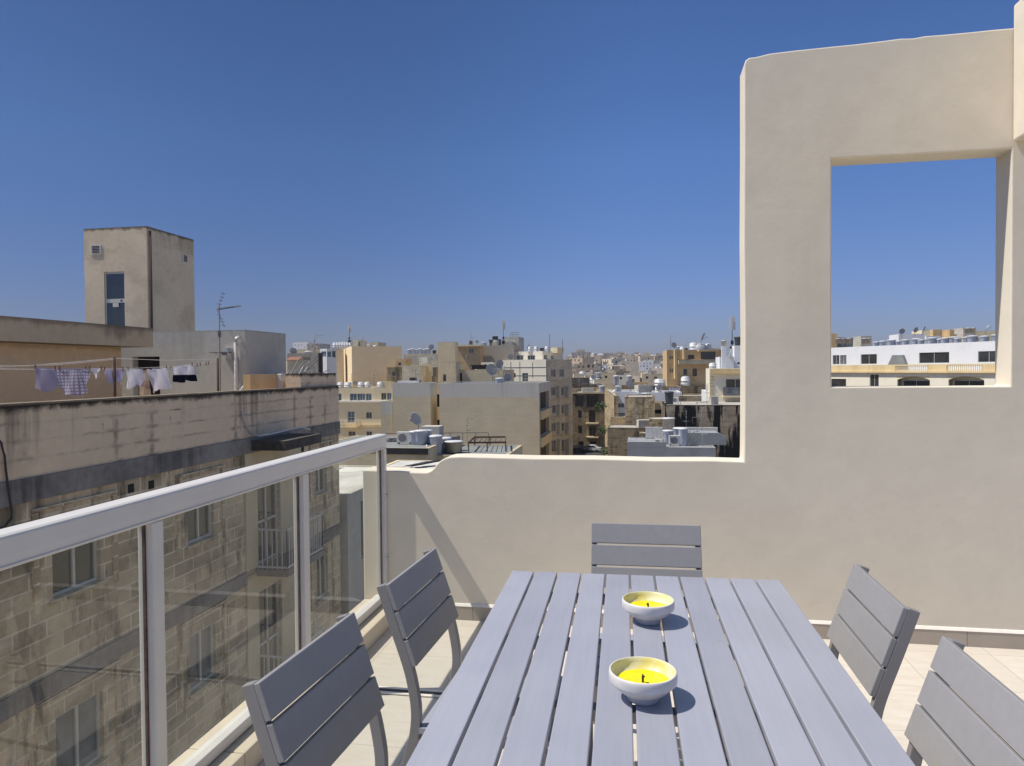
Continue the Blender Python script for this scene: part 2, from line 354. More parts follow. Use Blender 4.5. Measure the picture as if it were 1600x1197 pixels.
def glass():
    t = NT('tinted_glass'); tr = t.n('ShaderNodeBsdfTransparent'); tr.inputs[0].default_value = (.945, .955, .925, 1)
    gl = t.n('ShaderNodeBsdfGlossy'); gl.inputs['Roughness'].default_value = .004; gl.inputs[0].default_value = (.95, .95, .95, 1)
    df = t.n('ShaderNodeBsdfDiffuse'); df.inputs[0].default_value = (.6, .56, .5, 1)
    tc = t.n('ShaderNodeTexCoord').outputs['Object']
    fr = t.n('ShaderNodeFresnel'); fr.inputs[0].default_value = 1.5
    m1 = t.n('ShaderNodeMixShader'); ge = t.n('ShaderNodeNewGeometry'); t.l(t.math('MULTIPLY', fr.outputs[0], t.math('SUBTRACT', 1., ge.outputs['Backfacing'])), m1.inputs[0]); t.l(tr.outputs[0], m1.inputs[1]); t.l(gl.outputs[0], m1.inputs[2])
    m2 = t.n('ShaderNodeMixShader'); t.l(t.ramp(t.noise(t.scale(tc, (1, 1, .6)), 2.2, 5), .3, .8, .004, .028), m2.inputs[0]); t.l(m1.outputs[0], m2.inputs[1]); t.l(df.outputs[0], m2.inputs[2])
    t.l(m2.outputs[0], t.out.inputs[0]); return t.m
M['glass'] = glass()

# ================================================================== TERRACE
WY = 4.165
tf = MB(); tf.box(-1.66, 4.2, -4.0, WY+.17, -.2, 0)
tag(tf.build('terrace_floor', M['tile'], loc=(0, 0, 0)), None, None, kind='structure')
ob = MB(); ob.box(-1.6, 4.1, -3.9, WY+.12, -15, -.204)
tag(ob.build('apartment_building', M['st_beige'], ztop=0), 'beige building under the terrace, its top floor directly below the tiles', 'building')
# back wall outline (X, Z)
def curve(a, b, c, n=6):
    return [((1-t)**2*a[0]+2*t*(1-t)*b[0]+t*t*c[0], (1-t)**2*a[1]+2*t*(1-t)*b[1]+t*t*c[1]) for t in [i/n for i in range(n+1)]]
out = [(3.3, 0), (3.3, 3.26)]
xs = 3.1
rnd = random.Random(3)
while xs > .72:
    out.append((xs, 3.255-max(0, 1.8-xs)**1.3*.028+rnd.uniform(-.0035, .0035))); xs -= rnd.uniform(.05, .12)
out += [(.66, 3.213), (.625, 3.212), (.606, 3.200), (.597, 3.175), (.596, 2.7), (.592, 2.2), (.596, 1.7), (.592, 1.05)]
out += [(.59, .972), (.4, .976), (.1, .972), (-.25, .977), (-.6, .974), (-.9, .979), (-1.04, .98)]
out += curve((-1.08, .98), (-1.15, .975), (-1.19, .93), 5)[1:] + curve((-1.19, .93), (-1.215, .885), (-1.26, .88), 4)[1:]
out += [(-1.36, .882), (-1.45, .887), (-1.62, .889), (-1.66, .889), (-1.66, 0)]
hx0, hx1, hz0, hz1 = 1.053, 1.94, 1.388, 2.632
bw = MB(); T = .172
# split outline polygon into a ring joined to the opening by a seam
import bmesh
def topz(x):
    for (xa, za), (xb, zb) in zip(out[1:], out[2:]):
        if xb <= x <= xa and xa > xb: return zb+(za-zb)*(x-xb)/(xa-xb)
z0_, z1_ = topz(hx0), topz(hx1)
tops = out[1:]
pieces = [[(hx1, 0), (3.3, 0)]+[p for p in tops if p[0] > hx1]+[(hx1, z1_), (hx1, hz1), (hx1, hz0)],
          [(hx0, hz1), (hx1, hz1), (hx1, z1_)]+[p for p in tops if hx0 < p[0] < hx1]+[(hx0, z0_)],
          [(hx0, 0), (hx1, 0), (hx1, hz0), (hx0, hz0)],
          [(hx0, 0), (hx0, hz0), (hx0, hz1), (hx0, z0_)]+[p for p in tops if p[0] < hx0]]
for pc in pieces:
    bw.face([(x, WY, z) for x, z in pc]); bw.face([(x, WY+T, z) for x, z in pc[::-1]])
full = [(hx0, 0), (hx1, 0)]+out[:1]+[p for p in tops if p[0] > hx1]+[(hx1, z1_)]+[p for p in tops if hx0 < p[0] < hx1]+[(hx0, z0_)]+[p for p in tops if p[0] < hx0]
kk = [(hx0, hz1), (hx0, hz0), (hx1, hz0), (hx1, hz1)]
for loop in (full, kk):
    for a, b in zip(loop, loop[1:]+loop[:1]):
        bw.face([(a[0], WY, a[1]), (b[0], WY, b[1]), (b[0], WY+T, b[1]), (a[0], WY+T, a[1])])
o = bw.build('terrace_wall', M['terr_wall'], loc=(0, WY, 0))
bm_ = bmesh.new(); bm_.from_mesh(o.data); bmesh.ops.remove_doubles(bm_, verts=bm_.verts, dist=1e-5)
bmesh.ops.recalc_face_normals(bm_, faces=bm_.faces); bm_.to_mesh(o.data); bm_.free()
bv = o.modifiers.new('bevel', 'BEVEL'); bv.width = .008; bv.segments = 3; bv.limit_method = 'ANGLE'; bv.angle_limit = radians(50)
tag(o, 'cream plastered terrace wall with a tall right part holding a square opening', 'wall')
TW = o
sk = MB(); xx = -1.42
while xx < 3.3:
    x2 = min(3.3, xx+.45); sk.box(xx+.0012, x2-.0012, WY-.014, WY-.0005, .001, .083); xx = x2
sko = sk.build('skirting', M['skirt'], parent=TW)
gb = MB(); gb.prism([(WY-.016, .083), (WY-.0004, .083), (WY-.0004, .098), (WY-.006, .096)], lambda p, t: (t, p[0], p[1]), -1.42, 3.3)
gb.build('grout_bead', M['grout'], parent=TW)
# beam at the right
bm1 = MB(); bm1.box(1.943, 2.14, 1.4, WY-.002, 2.665, 3.37)
ob = bm1.build('roof_beam', M['terr_wall'], bevel=.01); tag(ob, 'deep white plastered beam running out from the top right of the terrace wall', 'beam')
# kerb + drain
kb = MB(); yy = -3.9
while yy < WY-.01:
    y2 = min(WY-.002, yy+.9); kb.box(-1.655, -1.425, yy+.001, y2-.001, 0.001, .098); yy = y2
tag(kb.build('kerb', M['kerbst'], bevel=.006), 'low limestone kerb along the terrace edge under the glass railing', 'kerb')
dr = MB(); dr.box(-1.42, .9, 3.155, 3.185, .0035, .006)
dr.m = 1; dr.box(-1.42, .9, 3.185, 3.203, .0035, .008); dr.box(-1.42, .9, 3.137, 3.155, .0035, .008)
tag(dr.build('floor_drain', [M['cable'], M['grout']]), 'narrow dark drain channel with pale edges crossing the terrace tiles', 'drain')
# railing
rt = thing('glass_railing', 'white aluminium railing with tinted glass panels along the terrace edge', 'railing', (-1.53, 1.5, .098))
prof = [(-.034, 1.027), (.026, 1.027), (.030, 1.030), (.0315, 1.060), (.0315, 1.102), (.029, 1.108), (.022, 1.112), (-.028, 1.114), (-.036, 1.108), (-.038, 1.06)]
tr = MB(); tr.prism(prof, lambda p, t: (-1.53+p[0], t, p[1]), -1.2, 4.162)
for dx, z0, z1, y0 in ((.0335, 1.034, 1.037, 0),): tr.box(-1.53+dx-.003, -1.53+dx, -1.2, 4.128, z0, z1)
tr.build('top_rail', M['white_al'], parent=rt, bevel=.003)
br_ = MB(); br_.box(-1.558, -1.502, -1.2, 4.10, .105, .148); br_.build('bottom_rail', M['white_al'], parent=rt, bevel=.004)
posts = [-.27, .89, 2.045, 3.085, 4.146]; PH_ = [.027]*4+[.017]
for k, y in enumerate(posts):
    p = MB(); h = PH_[k]; p.box(-1.556, -1.502, y-h, y+h,   .098, 1.026); po = p.build('post', M['white_al'], parent=rt, bevel=.004)
    if k == 4:
        for z in (.36, .74):
            b = MB(); b.lathe([(0, .008), (.006, .007), (.010, .003), (.011, 0)], (0, 0, 0), 12)
            for vv in b.v: vv.x, vv.z = vv.z-1.502, vv.x+z; 
            for vv in b.v: vv.y += y
            b.build('bolt', M['steel'], parent=po)
    if k < 4:
        y0, y1 = y+h+.001, posts[k+1]-PH_[k+1]-.001
        g = MB(); g.box(-1.534, -1.526, y0, y1, .150, 1.024); g.build('glass_panel', M['glass'], parent=rt)
        for a, b in ((y0+.0005, y0+.006), (y1-.006, y1-.0005)):
            gk = MB(); gk.box(-1.535, -1.525, a, b, .149, 1.025); gk.build('gasket', M['rust'], parent=rt)
# table
TT = thing('dining_table', 'grey slatted outdoor dining table on the tiled terrace', 'table', (.031, 1.86, 0), radians(1.0))
tw, tl = .972, 1.6; nS = 11; pit = tw/nS; gap = .0075
for i in range(nS):
    x0 = -tw/2+i*pit+gap/2; x1 = x0+pit-gap
    p = MB(); p.box(x0, x1, -tl/2, tl/2, .718, .740)
    p.build('slat', M['slat'], parent=TT, world=False, bevel=.003, seg=3)
fr = MB()
for y in (-.62, -.2, .2, .62): fr.box(-tw/2+.03, tw/2-.03, y-.02, y+.02, .690, .716)
for x in (-tw/2+.05, tw/2-.05): fr.box(x-.02, x+.02, -tl/2+.06, tl/2-.06, .662, .6895)
fr.build('frame', M['chfr'], parent=TT, world=False)
for sx in (-1, 1):
    for sy in (-1, 1):
        lg = MB(); lg.box(sx*(tw/2-.06)-.028, sx*(tw/2-.06)+.028, sy*(tl/2-.09)-.028, sy*(tl/2-.09)+.028, 0.002, .661)
        lg.build('leg', M['chfr'], parent=TT, world=False, bevel=.004)
# chairs, local: sitter faces +X, width along Y, top back edge at x=0
def make_chair():
    t = thing('garden_chair', '', 'chair', (0, 0, 0)); Wd = .44
    pts = [(.004, .853), (.042, .74), (.085, .617), (.102, .545), (.110, .48), (.106, .42), (.092, .36), (.045, .2), (-.02, .002)]
    def bar2(pl_, y0, y1, dep):
        m = MB(); L_, R_ = [], []
        for k, (x, z) in enumerate(pl_):
            a = pl_[max(k-1, 0)]; b = pl_[min(k+1, len(pl_)-1)]; d = Vector((b[0]-a[0], b[1]-a[1])).normalized(); nrm = Vector((-d.y, d.x))*dep/2
            L_.append((x+nrm.x, z+nrm.y)); R_.append((x-nrm.x, z-nrm.y))
        n_ = len(pl_)
        for y in (y0, y1): m.v += [Vector((p[0], y, p[1])) for p in L_]+[Vector((p[0], y, p[1])) for p in R_]
        s2 = 2*n_
        def q(*i): m.f.append(i); m.mi.append(0); m.sm.append(False)
        for k in range(n_-1):
            q(k, k+1, n_+k+1, n_+k); q(s2+k+1, s2+k, s2+n_+k, s2+n_+k+1)
            q(k+1, k, s2+k, s2+k+1); q(n_+k, n_+k+1, s2+n_+k+1, s2+n_+k)
        q(0, n_, s2+n_, s2); q(n_-1, s2+n_-1, s2+2*n_-1, 2*n_-1)
        return m
    # smooth the path
    def cr(P):
        o_ = []
        for i in range(len(P)-1):
            p0, p1, p2, p3 = P[max(i-1, 0)], P[i], P[i+1], P[min(i+2, len(P)-1)]
            for s_ in (0, .25, .5, .75):
                o_.append(tuple(.5*((2*p1[c])+(-p0[c]+p2[c])*s_+(2*p0[c]-5*p1[c]+4*p2[c]-p3[c])*s_**2+(-p0[c]+3*p1[c]-3*p2[c]+p3[c])*s_**3) for c in (0, 1)))
        return o_+[P[-1]]
    back = cr([(x-.018, z) for x, z in pts])
    for s_ in (-1, 1):
        y = s_*(Wd/2-.011); bar2(back, y-.011, y+.011, .030).build('leg', M['chfr'], parent=t, world=False, bevel=.002)
        f_ = cr([(.47, .41), (.485, .3), (.50, .15), (.51, .002)])
        bar2(f_, y-.011, y+.011, .034).build('leg', M['chfr'], parent=t, world=False, bevel=.002)
    bk = MB(); tl_ = atan2(.085, .245); ca, sa = cos(tl_), sin(tl_)
    for i in range(3):
        s0 = .004+i*.0875; s1 = s0+.081
        c = (s0+s1)/2; Mx = Matrix.Translation((sa*c+.006, 0, .862-ca*c)) @ Matrix.Rotation(-tl_, 4, 'Y')
        bk.box(-.008, .008, -Wd/2, Wd/2, -(s1-s0)/2, (s1-s0)/2, Mx)
    bk.build('backrest', M['chair'], parent=t, world=False, bevel=.0025)
    st = MB()
    for i in range(5):
        x0 = .10+i*.082; st.box(x0, x0+.076, -Wd/2, Wd/2, .415-.003*abs(2-i)*0, .435)
    st.build('seat', M['slat'], parent=t, world=False, bevel=.0025)
    rl = MB()
    for s_ in (-1, 1): y = s_*(Wd/2-.036); rl.box(.09, .48, y-.012, y+.012, .385, .414)
    for x in (.14, .44): rl.box(x-.012, x+.012, -Wd/2+.05, Wd/2-.05, .386, .413)
    rl.build('seat_frame', M['chfr'], parent=t, world=False)
    return t
ch = make_chair(); GC = 'grey slatted chairs round the dining table'
put(ch, USED, (-.768, 1.57, 0), radians(-3.5), 'grey slatted chair at the left side of the table, nearest the camera', GC)
put(ch, USED, (-.737, 2.26, 0), radians(-2.5), 'grey slatted chair at the far left, between the railing and the table', GC)
put(ch, USED, (.033, 2.99, 0), radians(-90+1), 'grey slatted chair at the head of the table facing the camera', GC)
put(ch, USED, (.708, 2.255, 0), radians(180), 'grey slatted chair at the right side of the table, next to the wall', GC)
put(ch, USED, (.728, 1.615, 0), radians(181), 'grey slatted chair at the bottom right, cut by the edge of the photo', GC)
# bowls
def ceramic():
    t = NT('white_glazed_ceramic'); tc = t.n('ShaderNodeTexCoord').outputs['Object']
    sep = t.n('ShaderNodeSeparateXYZ'); t.l(tc, sep.inputs[0])
    n = t.noise(tc, 25, 4); c = t.mix(t.ramp(n, .35, .7), (.63, .60, .59), (.70, .67, .65))
    return t
tcer = ceramic(); tc_ = tcer.n('ShaderNodeTexCoord').outputs['Object']
tcer.l(tcer.mix(tcer.ramp(tcer.noise(tc_, 25, 4), .35, .7), (.62, .59, .58), (.70, .67, .65)), tcer.b.inputs['Base Color']); tcer.b.inputs['Roughness'].default_value = .4
M['cer'] = tcer.m
ti = NT('waxy_bowl_inside'); tc_ = ti.n('ShaderNodeTexCoord').outputs['Object']
ti.l(ti.mix(ti.ramp(ti.noise(tc_, 34, 6), .42, .62), (.75, .71, .46), (.70, .62, .22)), ti.b.inputs['Base Color']); ti.b.inputs['Roughness'].default_value = .45
M['cin'] = ti.m
tx = NT('yellow_wax'); tc_ = tx.n('ShaderNodeTexCoord').outputs['Object']
tx.l(tx.mix(tx.ramp(tx.noise(tc_, 18, 4), .35, .65), (.86, .77, .015), (.80, .62, .01)), tx.b.inputs['Base Color']); tx.b.inputs['Roughness'].default_value = .3
tx.b.inputs['Subsurface Weight'].default_value = .15; tx.b.inputs['Subsurface Radius'].default_value = (.01, .008, .002)
M['wax'] = tx.m
def make_bowl():
    t = thing('candle_bowl', '', 'candle', (0, 0, 0))
    b = MB(); b.lathe([(0, .004), (.030, .004), (.033, 0), (.037, .001), (.0365, .009), (.039, .0125), (.049, .0185), (.061, .028), (.069, .037), (.0725, .0405), (.0765, .0425), (.0775, .045), (.0778, .060), (.077, .066), (.0755, .0675), (.0735, .0675)], n=64)
    b.build('bowl', M['cer'], parent=t, world=False)
    i = MB(); i.lathe([(.0735, .0675), (.0720, .066), (.0715, .058), (.068, .048), (.060, .040), (.050, .034)], n=64); i.build('inner_glaze', M['cin'], parent=t, world=False)
    w = MB(); w.lathe([(0, .0385), (.012, .0375), (.03, .0382), (.05, .0395), (.060, .042), (.0615, .0425)], n=64); w.build('wax', M['wax'], parent=t, world=False)
    k = MB(); k.tube([(0, 0, .036), (.0005, 0, .043), (.0, .0, .049), (-.002, 0, .053), (.001, 0, .056)], [.0028, .0026, .003, .0042, .0026], 8); k.build('wick', M['black'], parent=t, world=False)
    return t
bl = make_bowl()
put(bl, USED, (.031, 2.174, .7402), .4, 'yellow candle in a white bowl on the table, the one farther from the camera', 'yellow candles in white bowls', )
put(bl, USED, (.011, 1.66, .7402), 2.2, 'yellow candle in a white bowl on the table, the one nearer the camera', 'yellow candles in white bowls')

#==CITY==
# ================================================================== CITY
GZ = -15.0
def hsh(x, y):
    return sin(x*.013+1.3)*cos(y*.011+.4)+.5*sin(x*.031+y*.027)
def gz(x, y):
    d = hypot(x, y); t = min(1, max(0, (d-230)/750.)); t = t*t*(3-2*t)
    a = math.degrees(atan2(x, y))
    lift = 26+7*math.exp(-((a+27)/6.)**2)+7*math.exp(-((a+17)/3.)**2)
    return GZ+lift*t*(1+.10*hsh(x, y)) - 22*min(1, max(0, (d-1500)/2500.))
gm = MB(); rr = [0, 30, 60, 100, 150, 230, 300, 380, 460, 560, 680, 820, 1000, 1250, 1600, 2200, 3200, 4250]; NA = 72
idx = []
for r_ in rr:
    row = []
    for k in range(NA):
        a = 2*pi*k/NA; x, y = r_*sin(a), r_*cos(a); gm.v.append(Vector((x, y, gz(x, y)))); row.append(len(gm.v)-1)
    idx.append(row)
for i in range(len(rr)-1):
    for k in range(NA):
        k2 = (k+1) % NA; gm.f.append((idx[i][k], idx[i+1][k], idx[i+1][k2], idx[i][k2])); gm.mi.append(0); gm.sm.append(True)
M['ground'] = stone('dusty_ground', (.26, .23, .18), var=.3, bump=.2, bscale=1)
go = gm.build('ground', M['ground'], loc=(0, 0, 0)); bm_ = bmesh.new(); bm_.from_mesh(go.data)
bmesh.ops.remove_doubles(bm_, verts=bm_.verts, dist=1e-4); bmesh.ops.recalc_face_normals(bm_, faces=bm_.faces)
for f_ in bm_.faces:
    if f_.normal.z < 0: f_.normal_flip()
bm_.to_mesh(go.data); bm_.free(); tag(go, None, None, kind='structure')

def corner(pxC, d, ang, pxL, pxR):
    """footprint from its visible corner column: [L, C, R, back], counter-clockwise"""
    a = radians(ang); C = G(pxC, d); DL = Vector((-cos(a), -sin(a))); DR = Vector((-sin(a), cos(a)))
    sL = hit_line(pxL, C, DL) if not isinstance(pxL, tuple) else pxL[0]
    sR = hit_line(pxR, C, DR) if not isinstance(pxR, tuple) else pxR[0]
    assert sL > 0 and sR > 0, (pxC, sL, sR)
    Lp = C+DL*sL; Rp = C+DR*sR; return [Lp, C, Rp, Lp+Rp-C]
def front(pxL, d, pxR, dep, ang=0.):
    a = radians(ang); A = G(pxL, d); D = Vector((cos(a), sin(a))); s = hit_line(pxR, A, D); B = A+D*s
    N = Vector((-D.y, D.x))*dep; return [A, B, B+N, A+N]
def on_edge(px, py, A, B):
    D = (B-A).normalized(); s = hit_line(px, A, D); P = A+D*s
    r = ray(px, py); t = (P.x*r.x+P.y*r.y)/(r.x*r.x+r.y*r.y); return s, HC+r.z*t
def offset(foot, t):
    n_ = len(foot); o_ = []
    for i in range(n_):
        p = foot[i]; a = (p-foot[i-1]).normalized(); b = (foot[(i+1) % n_]-p).normalized()
        na = Vector((-a.y, a.x)); nb = Vector((-b.y, b.x)); m = (na+nb).normalized(); o_.append(p+m*(t/max(.3, m.dot(na))))
    return o_
def windowset(root, A, B, items, rev=.15, nm='window'):
    D = (B-A).normalized(); N = Vector((D.y, -D.x))
    def bx(m, u0, u1, k0, k1, z0, z1):
        P = [A+D*u-N*k for u in (u0, u1) for k in (k0, k1)]
        pts = [Vector((P[j].x, P[j].y, z)) for z in (z0, z1) for j in (0, 2, 1, 3)]
        i = len(m.v); m.v += pts
        for q in ((0, 2, 3, 1), (4, 5, 7, 6), (0, 1, 5, 4), (2, 6, 7, 3), (0, 4, 6, 2), (1, 3, 7, 5)): m.f.append(tuple(i+j for j in q)); m.mi.append(m.m); m.sm.append(False)
    for u0, u1, z0, z1, st in items:
        w, h = u1-u0, z1-z0
        if w <= .05 or h <= .05: continue
        big = st.split('_'); kind = big[0]
        if kind == 'bigrecess': continue
        fm = M['dframe'] if 'b' in big[1:] else M['wframe']
        pm = M['pane2'] if 'c' in big[1:] else (M['pane3'] if 's' in big[1:] else M['pane'])
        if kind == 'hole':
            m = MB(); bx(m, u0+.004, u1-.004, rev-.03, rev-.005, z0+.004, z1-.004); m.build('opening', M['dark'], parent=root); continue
        t_ = min(.055, w*.08)
        m = MB(); k0, k1 = rev-.09, rev-.03
        bx(m, u0+.003, u0+t_, k0, k1, z0+.003, z1-.003); bx(m, u1-t_, u1-.003, k0, k1, z0+.003, z1-.003)
        bx(m, u0+t_, u1-t_, k0, k1, z1-t_, z1-.003); bx(m, u0+t_, u1-t_, k0, k1, z0+.003, z0+t_)
        n_ = 3 if kind == 'tri' else (2 if w > .7 or kind == 'door' else 1)
        for i in range(1, n_): bx(m, u0+w*i/n_-t_*.5, u0+w*i/n_+t_*.5, k0, k1, z0+t_, z1-t_)
        if kind == 'door': bx(m, u0+t_, u1-t_, k0, k1, z0+h*.42, z0+h*.42+t_)
        fo = m.build('door' if kind == 'door' else nm, fm, parent=root)
        p = MB(); bx(p, u0+t_*.5, u1-t_*.5, rev-.055, rev-.045, z0+t_*.5, z1-t_*.5); p.build('pane', pm, parent=fo)
        if 'sill' in big: s_ = MB(); bx(s_, u0-.08, u1+.08, -.07, rev-.1, z0-.09, z0-.003); s_.build('sill', M['st_cream'], parent=fo)
        if 'arch' in big:
            pass
def building(name, label, cat, foot, ztop, mat, wins=(), roof='roofc', z0=GZ, par=.7, thick=.22, group=None, rev=.18, parent=None, zt=None, facemats=None):
    cx = sum(p.x for p in foot)/len(foot); cy = sum(p.y for p in foot)/len(foot)
    if parent is None: root = thing(name, label, cat, (cx, cy, z0), group=group)
    else: root = parent
    m = MB(); n_ = len(foot); allw = []
    for i in range(n_):
        A, B = foot[i], foot[(i+1) % n_]; items = []
        for w in wins:
            if w[0] != i: continue
            x0, x1, y0, y1, st = w[1:6]
            s0, _ = on_edge(x0, (y0+y1)/2, A, B); s1, _ = on_edge(x1, (y0+y1)/2, A, B)
            _, zb = on_edge((x0+x1)/2, y1, A, B); _, za = on_edge((x0+x1)/2, y0, A, B)
            Ln = (B-A).length
            s0, s1 = sorted((s0, s1)); s0 = max(.05, s0); s1 = min(Ln-.05, s1); zb = max(z0+.1, zb); za = min(ztop-.1, za)
            if s1-s0 > .1 and za-zb > .1: items.append((s0, s1, zb, za, st))
        m.m = (facemats or {}).get(i, 0)
        m.wall(A, B, z0, ztop, [it[:4] for it in items], max([rev]+[.5]*any('hole' in it[4] for it in items)))
        allw.append((A, B, items, max([rev]+[.5]*any('hole' in it[4] for it in items))))
    m.m = 0
    ins = offset(foot, thick); zr = ztop-par
    for i in range(n_):
        j = (i+1) % n_
        m.face([(foot[i].x, foot[i].y, ztop), (foot[j].x, foot[j].y, ztop), (ins[j].x, ins[j].y, ztop), (ins[i].x, ins[i].y, ztop)])
        if par > .02: m.face([(ins[i].x, ins[i].y, ztop), (ins[j].x, ins[j].y, ztop), (ins[j].x, ins[j].y, zr), (ins[i].x, ins[i].y, zr)])
    mats = [mat] if not facemats else [mat]+[facemats['m%d' % k] for k in range(1, 5) if 'm%d' % k in facemats]
    m.build('wall', mats, parent=root, ztop=zt)
    r_ = MB(); r_.face([(p.x, p.y, zr) for p in ins]); r_.build('roof', M[roof], parent=root)
    for A, B, items, rv in allw: windowset(root, A, B, items, rv)
    return root
def slab(root, name, A, B, u0, u1, out_, z0, z1, mat, inn=0.0):
    D = (B-A).normalized(); N = Vector((D.y, -D.x)); m = MB()
    P = [A+D*u+N*k for u in (u0, u1) for k in (-inn, out_)]; pts = [Vector((P[j].x, P[j].y, z)) for z in (z0, z1) for j in (0, 2, 1, 3)]
    i = len(m.v); m.v += pts
    for q in ((0, 2, 3, 1), (4, 5, 7, 6), (0, 1, 5, 4), (2, 6, 7, 3), (0, 4, 6, 2), (1, 3, 7, 5)): m.f.append(tuple(i+j for j in q)); m.mi.append(0); m.sm.append(False)
    return m.build(name, mat, parent=root)
def slab_px(root, name, A, B, x0, x1, y0, y1, out_, mat):
    s0, _ = on_edge(x0, (y0+y1)/2, A, B); s1, _ = on_edge(x1, (y0+y1)/2, A, B); _, za = on_edge((x0+x1)/2, y0, A, B); _, zb = on_edge((x0+x1)/2, y1, A, B)
    s0, s1 = sorted((s0, s1)); return slab(root, name, A, B, s0, s1, out_, zb, za, mat, inn=-.003)
def railing(root, A, B, u0, u1, z0, z1, out_, mat, sides=True, step=.12, nm='railing', r=.011):
    D = (B-A).normalized(); N = Vector((D.y, -D.x)); m = MB()
    pts = [A+D*u0+N*.03, A+D*u0+N*out_, A+D*u1+N*out_, A+D*u1+N*.03]
    for a, b in zip(pts, pts[1:]):
        for z in (z0+.06, z1): m.bar((a.x, a.y, z), (b.x, b.y, z), .035, .035)
        k = max(1, int((b-a).length/step))
        for i in range(k+1):
            p = a+(b-a)*i/k; m.bar((p.x, p.y, z0), (p.x, p.y, z1), 2*r, 2*r, up=Vector((0, 1, 0)))
    return m.build(nm, mat, parent=root)

# ---------------- prototypes for roof things
def proto_tank(nm, mat, lidmat, prof, cat='water tank'):
    t = thing(nm, '', cat, (0, 0, 0)); m = MB(); m.lathe(prof, n=20); m.build('body', mat, parent=t, world=False)
    l_ = MB(); zt_ = prof[-1][1]; rt_ = prof[-1][0]; l_.lathe([(rt_*1.06, zt_-.03), (rt_*1.06, zt_+.01), (rt_*.85, zt_+.05), (0, zt_+.09)], n=20); l_.build('lid', lidmat, parent=t, world=False)
    return t
P_TANK = proto_tank('water_tank', M['tank'], M['tankw'], [(0, 0), (.40, 0), (.43, .3), (.44, .32), (.455, .6), (.465, .62), (.50, 1.0), (.52, 1.02), (.52, 1.06)])
P_TANKC = proto_tank('water_tank', M['tankc'], M['tankw'], [(0, 0), (.50, 0), (.50, .98), (.54, 1.0), (.54, 1.05)])
P_TANKD = proto_tank('water_tank', M['tankd'], M['tankd'], [(0, 0), (.42, 0), (.44, .3), (.47, .6), (.50, 1.0), (.53, 1.02), (.53, 1.06)])
P_TANKW = proto_tank('water_tank', M['tankw'], M['tankw'], [(0, 0), (.5, 0), (.5, .3), (.52, .31), (.52, .33), (.5, .34), (.5, .66), (.52, .67), (.52, .69), (.5, .7), (.5, 1.0), (.4, 1.1)])
def mk_ac():
    t = thing('air_conditioner', '', 'air conditioner', (0, 0, 0)); m = MB(); m.box(-.42, .42, -.16, .16, .08, .7); m.build('case', M['acw'], parent=t, world=False, bevel=.02)
    g = MB(); pr = [(0, 0), (.24, 0), (.24, .012), (.21, .014), (0, .008)]; g.lathe(pr, n=20)
    for v in g.v: v.y, v.z = -v.z-.163, v.y+.39; v.x -= .1
    g.build('fan_grille', M['mast'], parent=t, world=False)
    for x in (-.35, .35): f_ = MB(); f_.box(x-.03, x+.03, -.17, .17, 0, .079); f_.build('foot', M['mast'], parent=t, world=False)
    return t
P_AC = mk_ac()
def mk_dish():
    t = thing('satellite_dish', '', 'satellite dish', (0, 0, 0)); m = MB(); m.lathe([(.02, 0), (.2, .02), (.36, .08), (.45, .13), (.455, .12), (.36, .065), (.2, .005), (.02, -.015)], n=20)
    for v in m.v: x, y, z = v; v.y = -z*.9+y*.35*-1; v.z = y*.94+1.05+z*.35
    m.build('reflector', M['dish'], parent=t, world=False)
    p = MB(); p.tube([(0, .1, 0), (0, .1, 1.0)], .03, 6); p.build('mast', M['mast'], parent=t, world=False)
    a = MB(); a.tube([(0, -.05, .7), (0, -.55, 1.0)], .015, 5); a.box(-.05, .05, -.62, -.52, .96, 1.08); a.build('feed_arm', M['mast'], parent=t, world=False)
    return t
P_DISH = mk_dish()
def mk_ant(nm='tv_antenna', h=2.4):
    t = thing(nm, '', 'antenna', (0, 0, 0)); p = MB(); p.tube([(0, 0, 0), (0, 0, h)], .022, 6); p.build('mast', M['mast'], parent=t, world=False)
    e = MB(); e.tube([(-.1, 0, h-.12), (.95, 0, h-.05)], .014, 5)
    for i in range(9): x = .0+i*.105; e.tube([(x, -.17+i*.008, h-.11+i*.008), (x, .17-i*.008, h-.11+i*.008)], .006, 4)
    for s_ in (-1, 1):
        e.tube([(-.08, 0, h-.12), (.22, 0, h-.12+s_*.34)], .008, 4)
        for k in range(4): q = .3+k*.2; x = -.08+.3*q; z = h-.12+s_*.34*q; e.tube([(x, -.22, z), (x, .22, z)], .006, 4)
    e.build('yagi', M['mast'], parent=t, world=False)
    e2 = MB(); z = h-.95; e2.tube([(-.35, .05, z), (.55, -.05, z)], .013, 5)
    for i in range(5): x = -.3+i*.2; e2.tube([(x, -.35+i*.03, z), (x, .35-i*.03, z)], .007, 4)
    e2.box(-.05, .05, -.05, .05, z+.3, z+.42); e2.box(.1, .28, -.04, .04, z-.05, z-.005); e2.build('cross_boom', M['mast'], parent=t, world=False)
    return t
P_ANT = mk_ant()
def mk_cell():
    t = thing('cell_mast', '', 'mast', (0, 0, 0)); p = MB(); p.tube([(0, 0, 0), (0, 0, 4.2)], .06, 6); p.build('pole', M['mast'], parent=t, world=False)
    for a in (0, 2.1, 4.2):
        x, y = .24*cos(a), .24*sin(a); q = MB(); q.box(x-.11, x+.11, y-.07, y+.07, 2.7, 4.1); q.build('panel_antenna', M['pvc'], parent=t, world=False)
    b = MB(); b.box(-.25, .25, -.14, .14, .5, 1.0); b.box(-.14, .14, -.12, .12, 1.2, 1.6); b.build('radio_unit', M['black'], parent=t, world=False)
    return t
P_CELL = mk_cell()
def at(px, d, z): g = G(px, d); return (g.x, g.y, z)
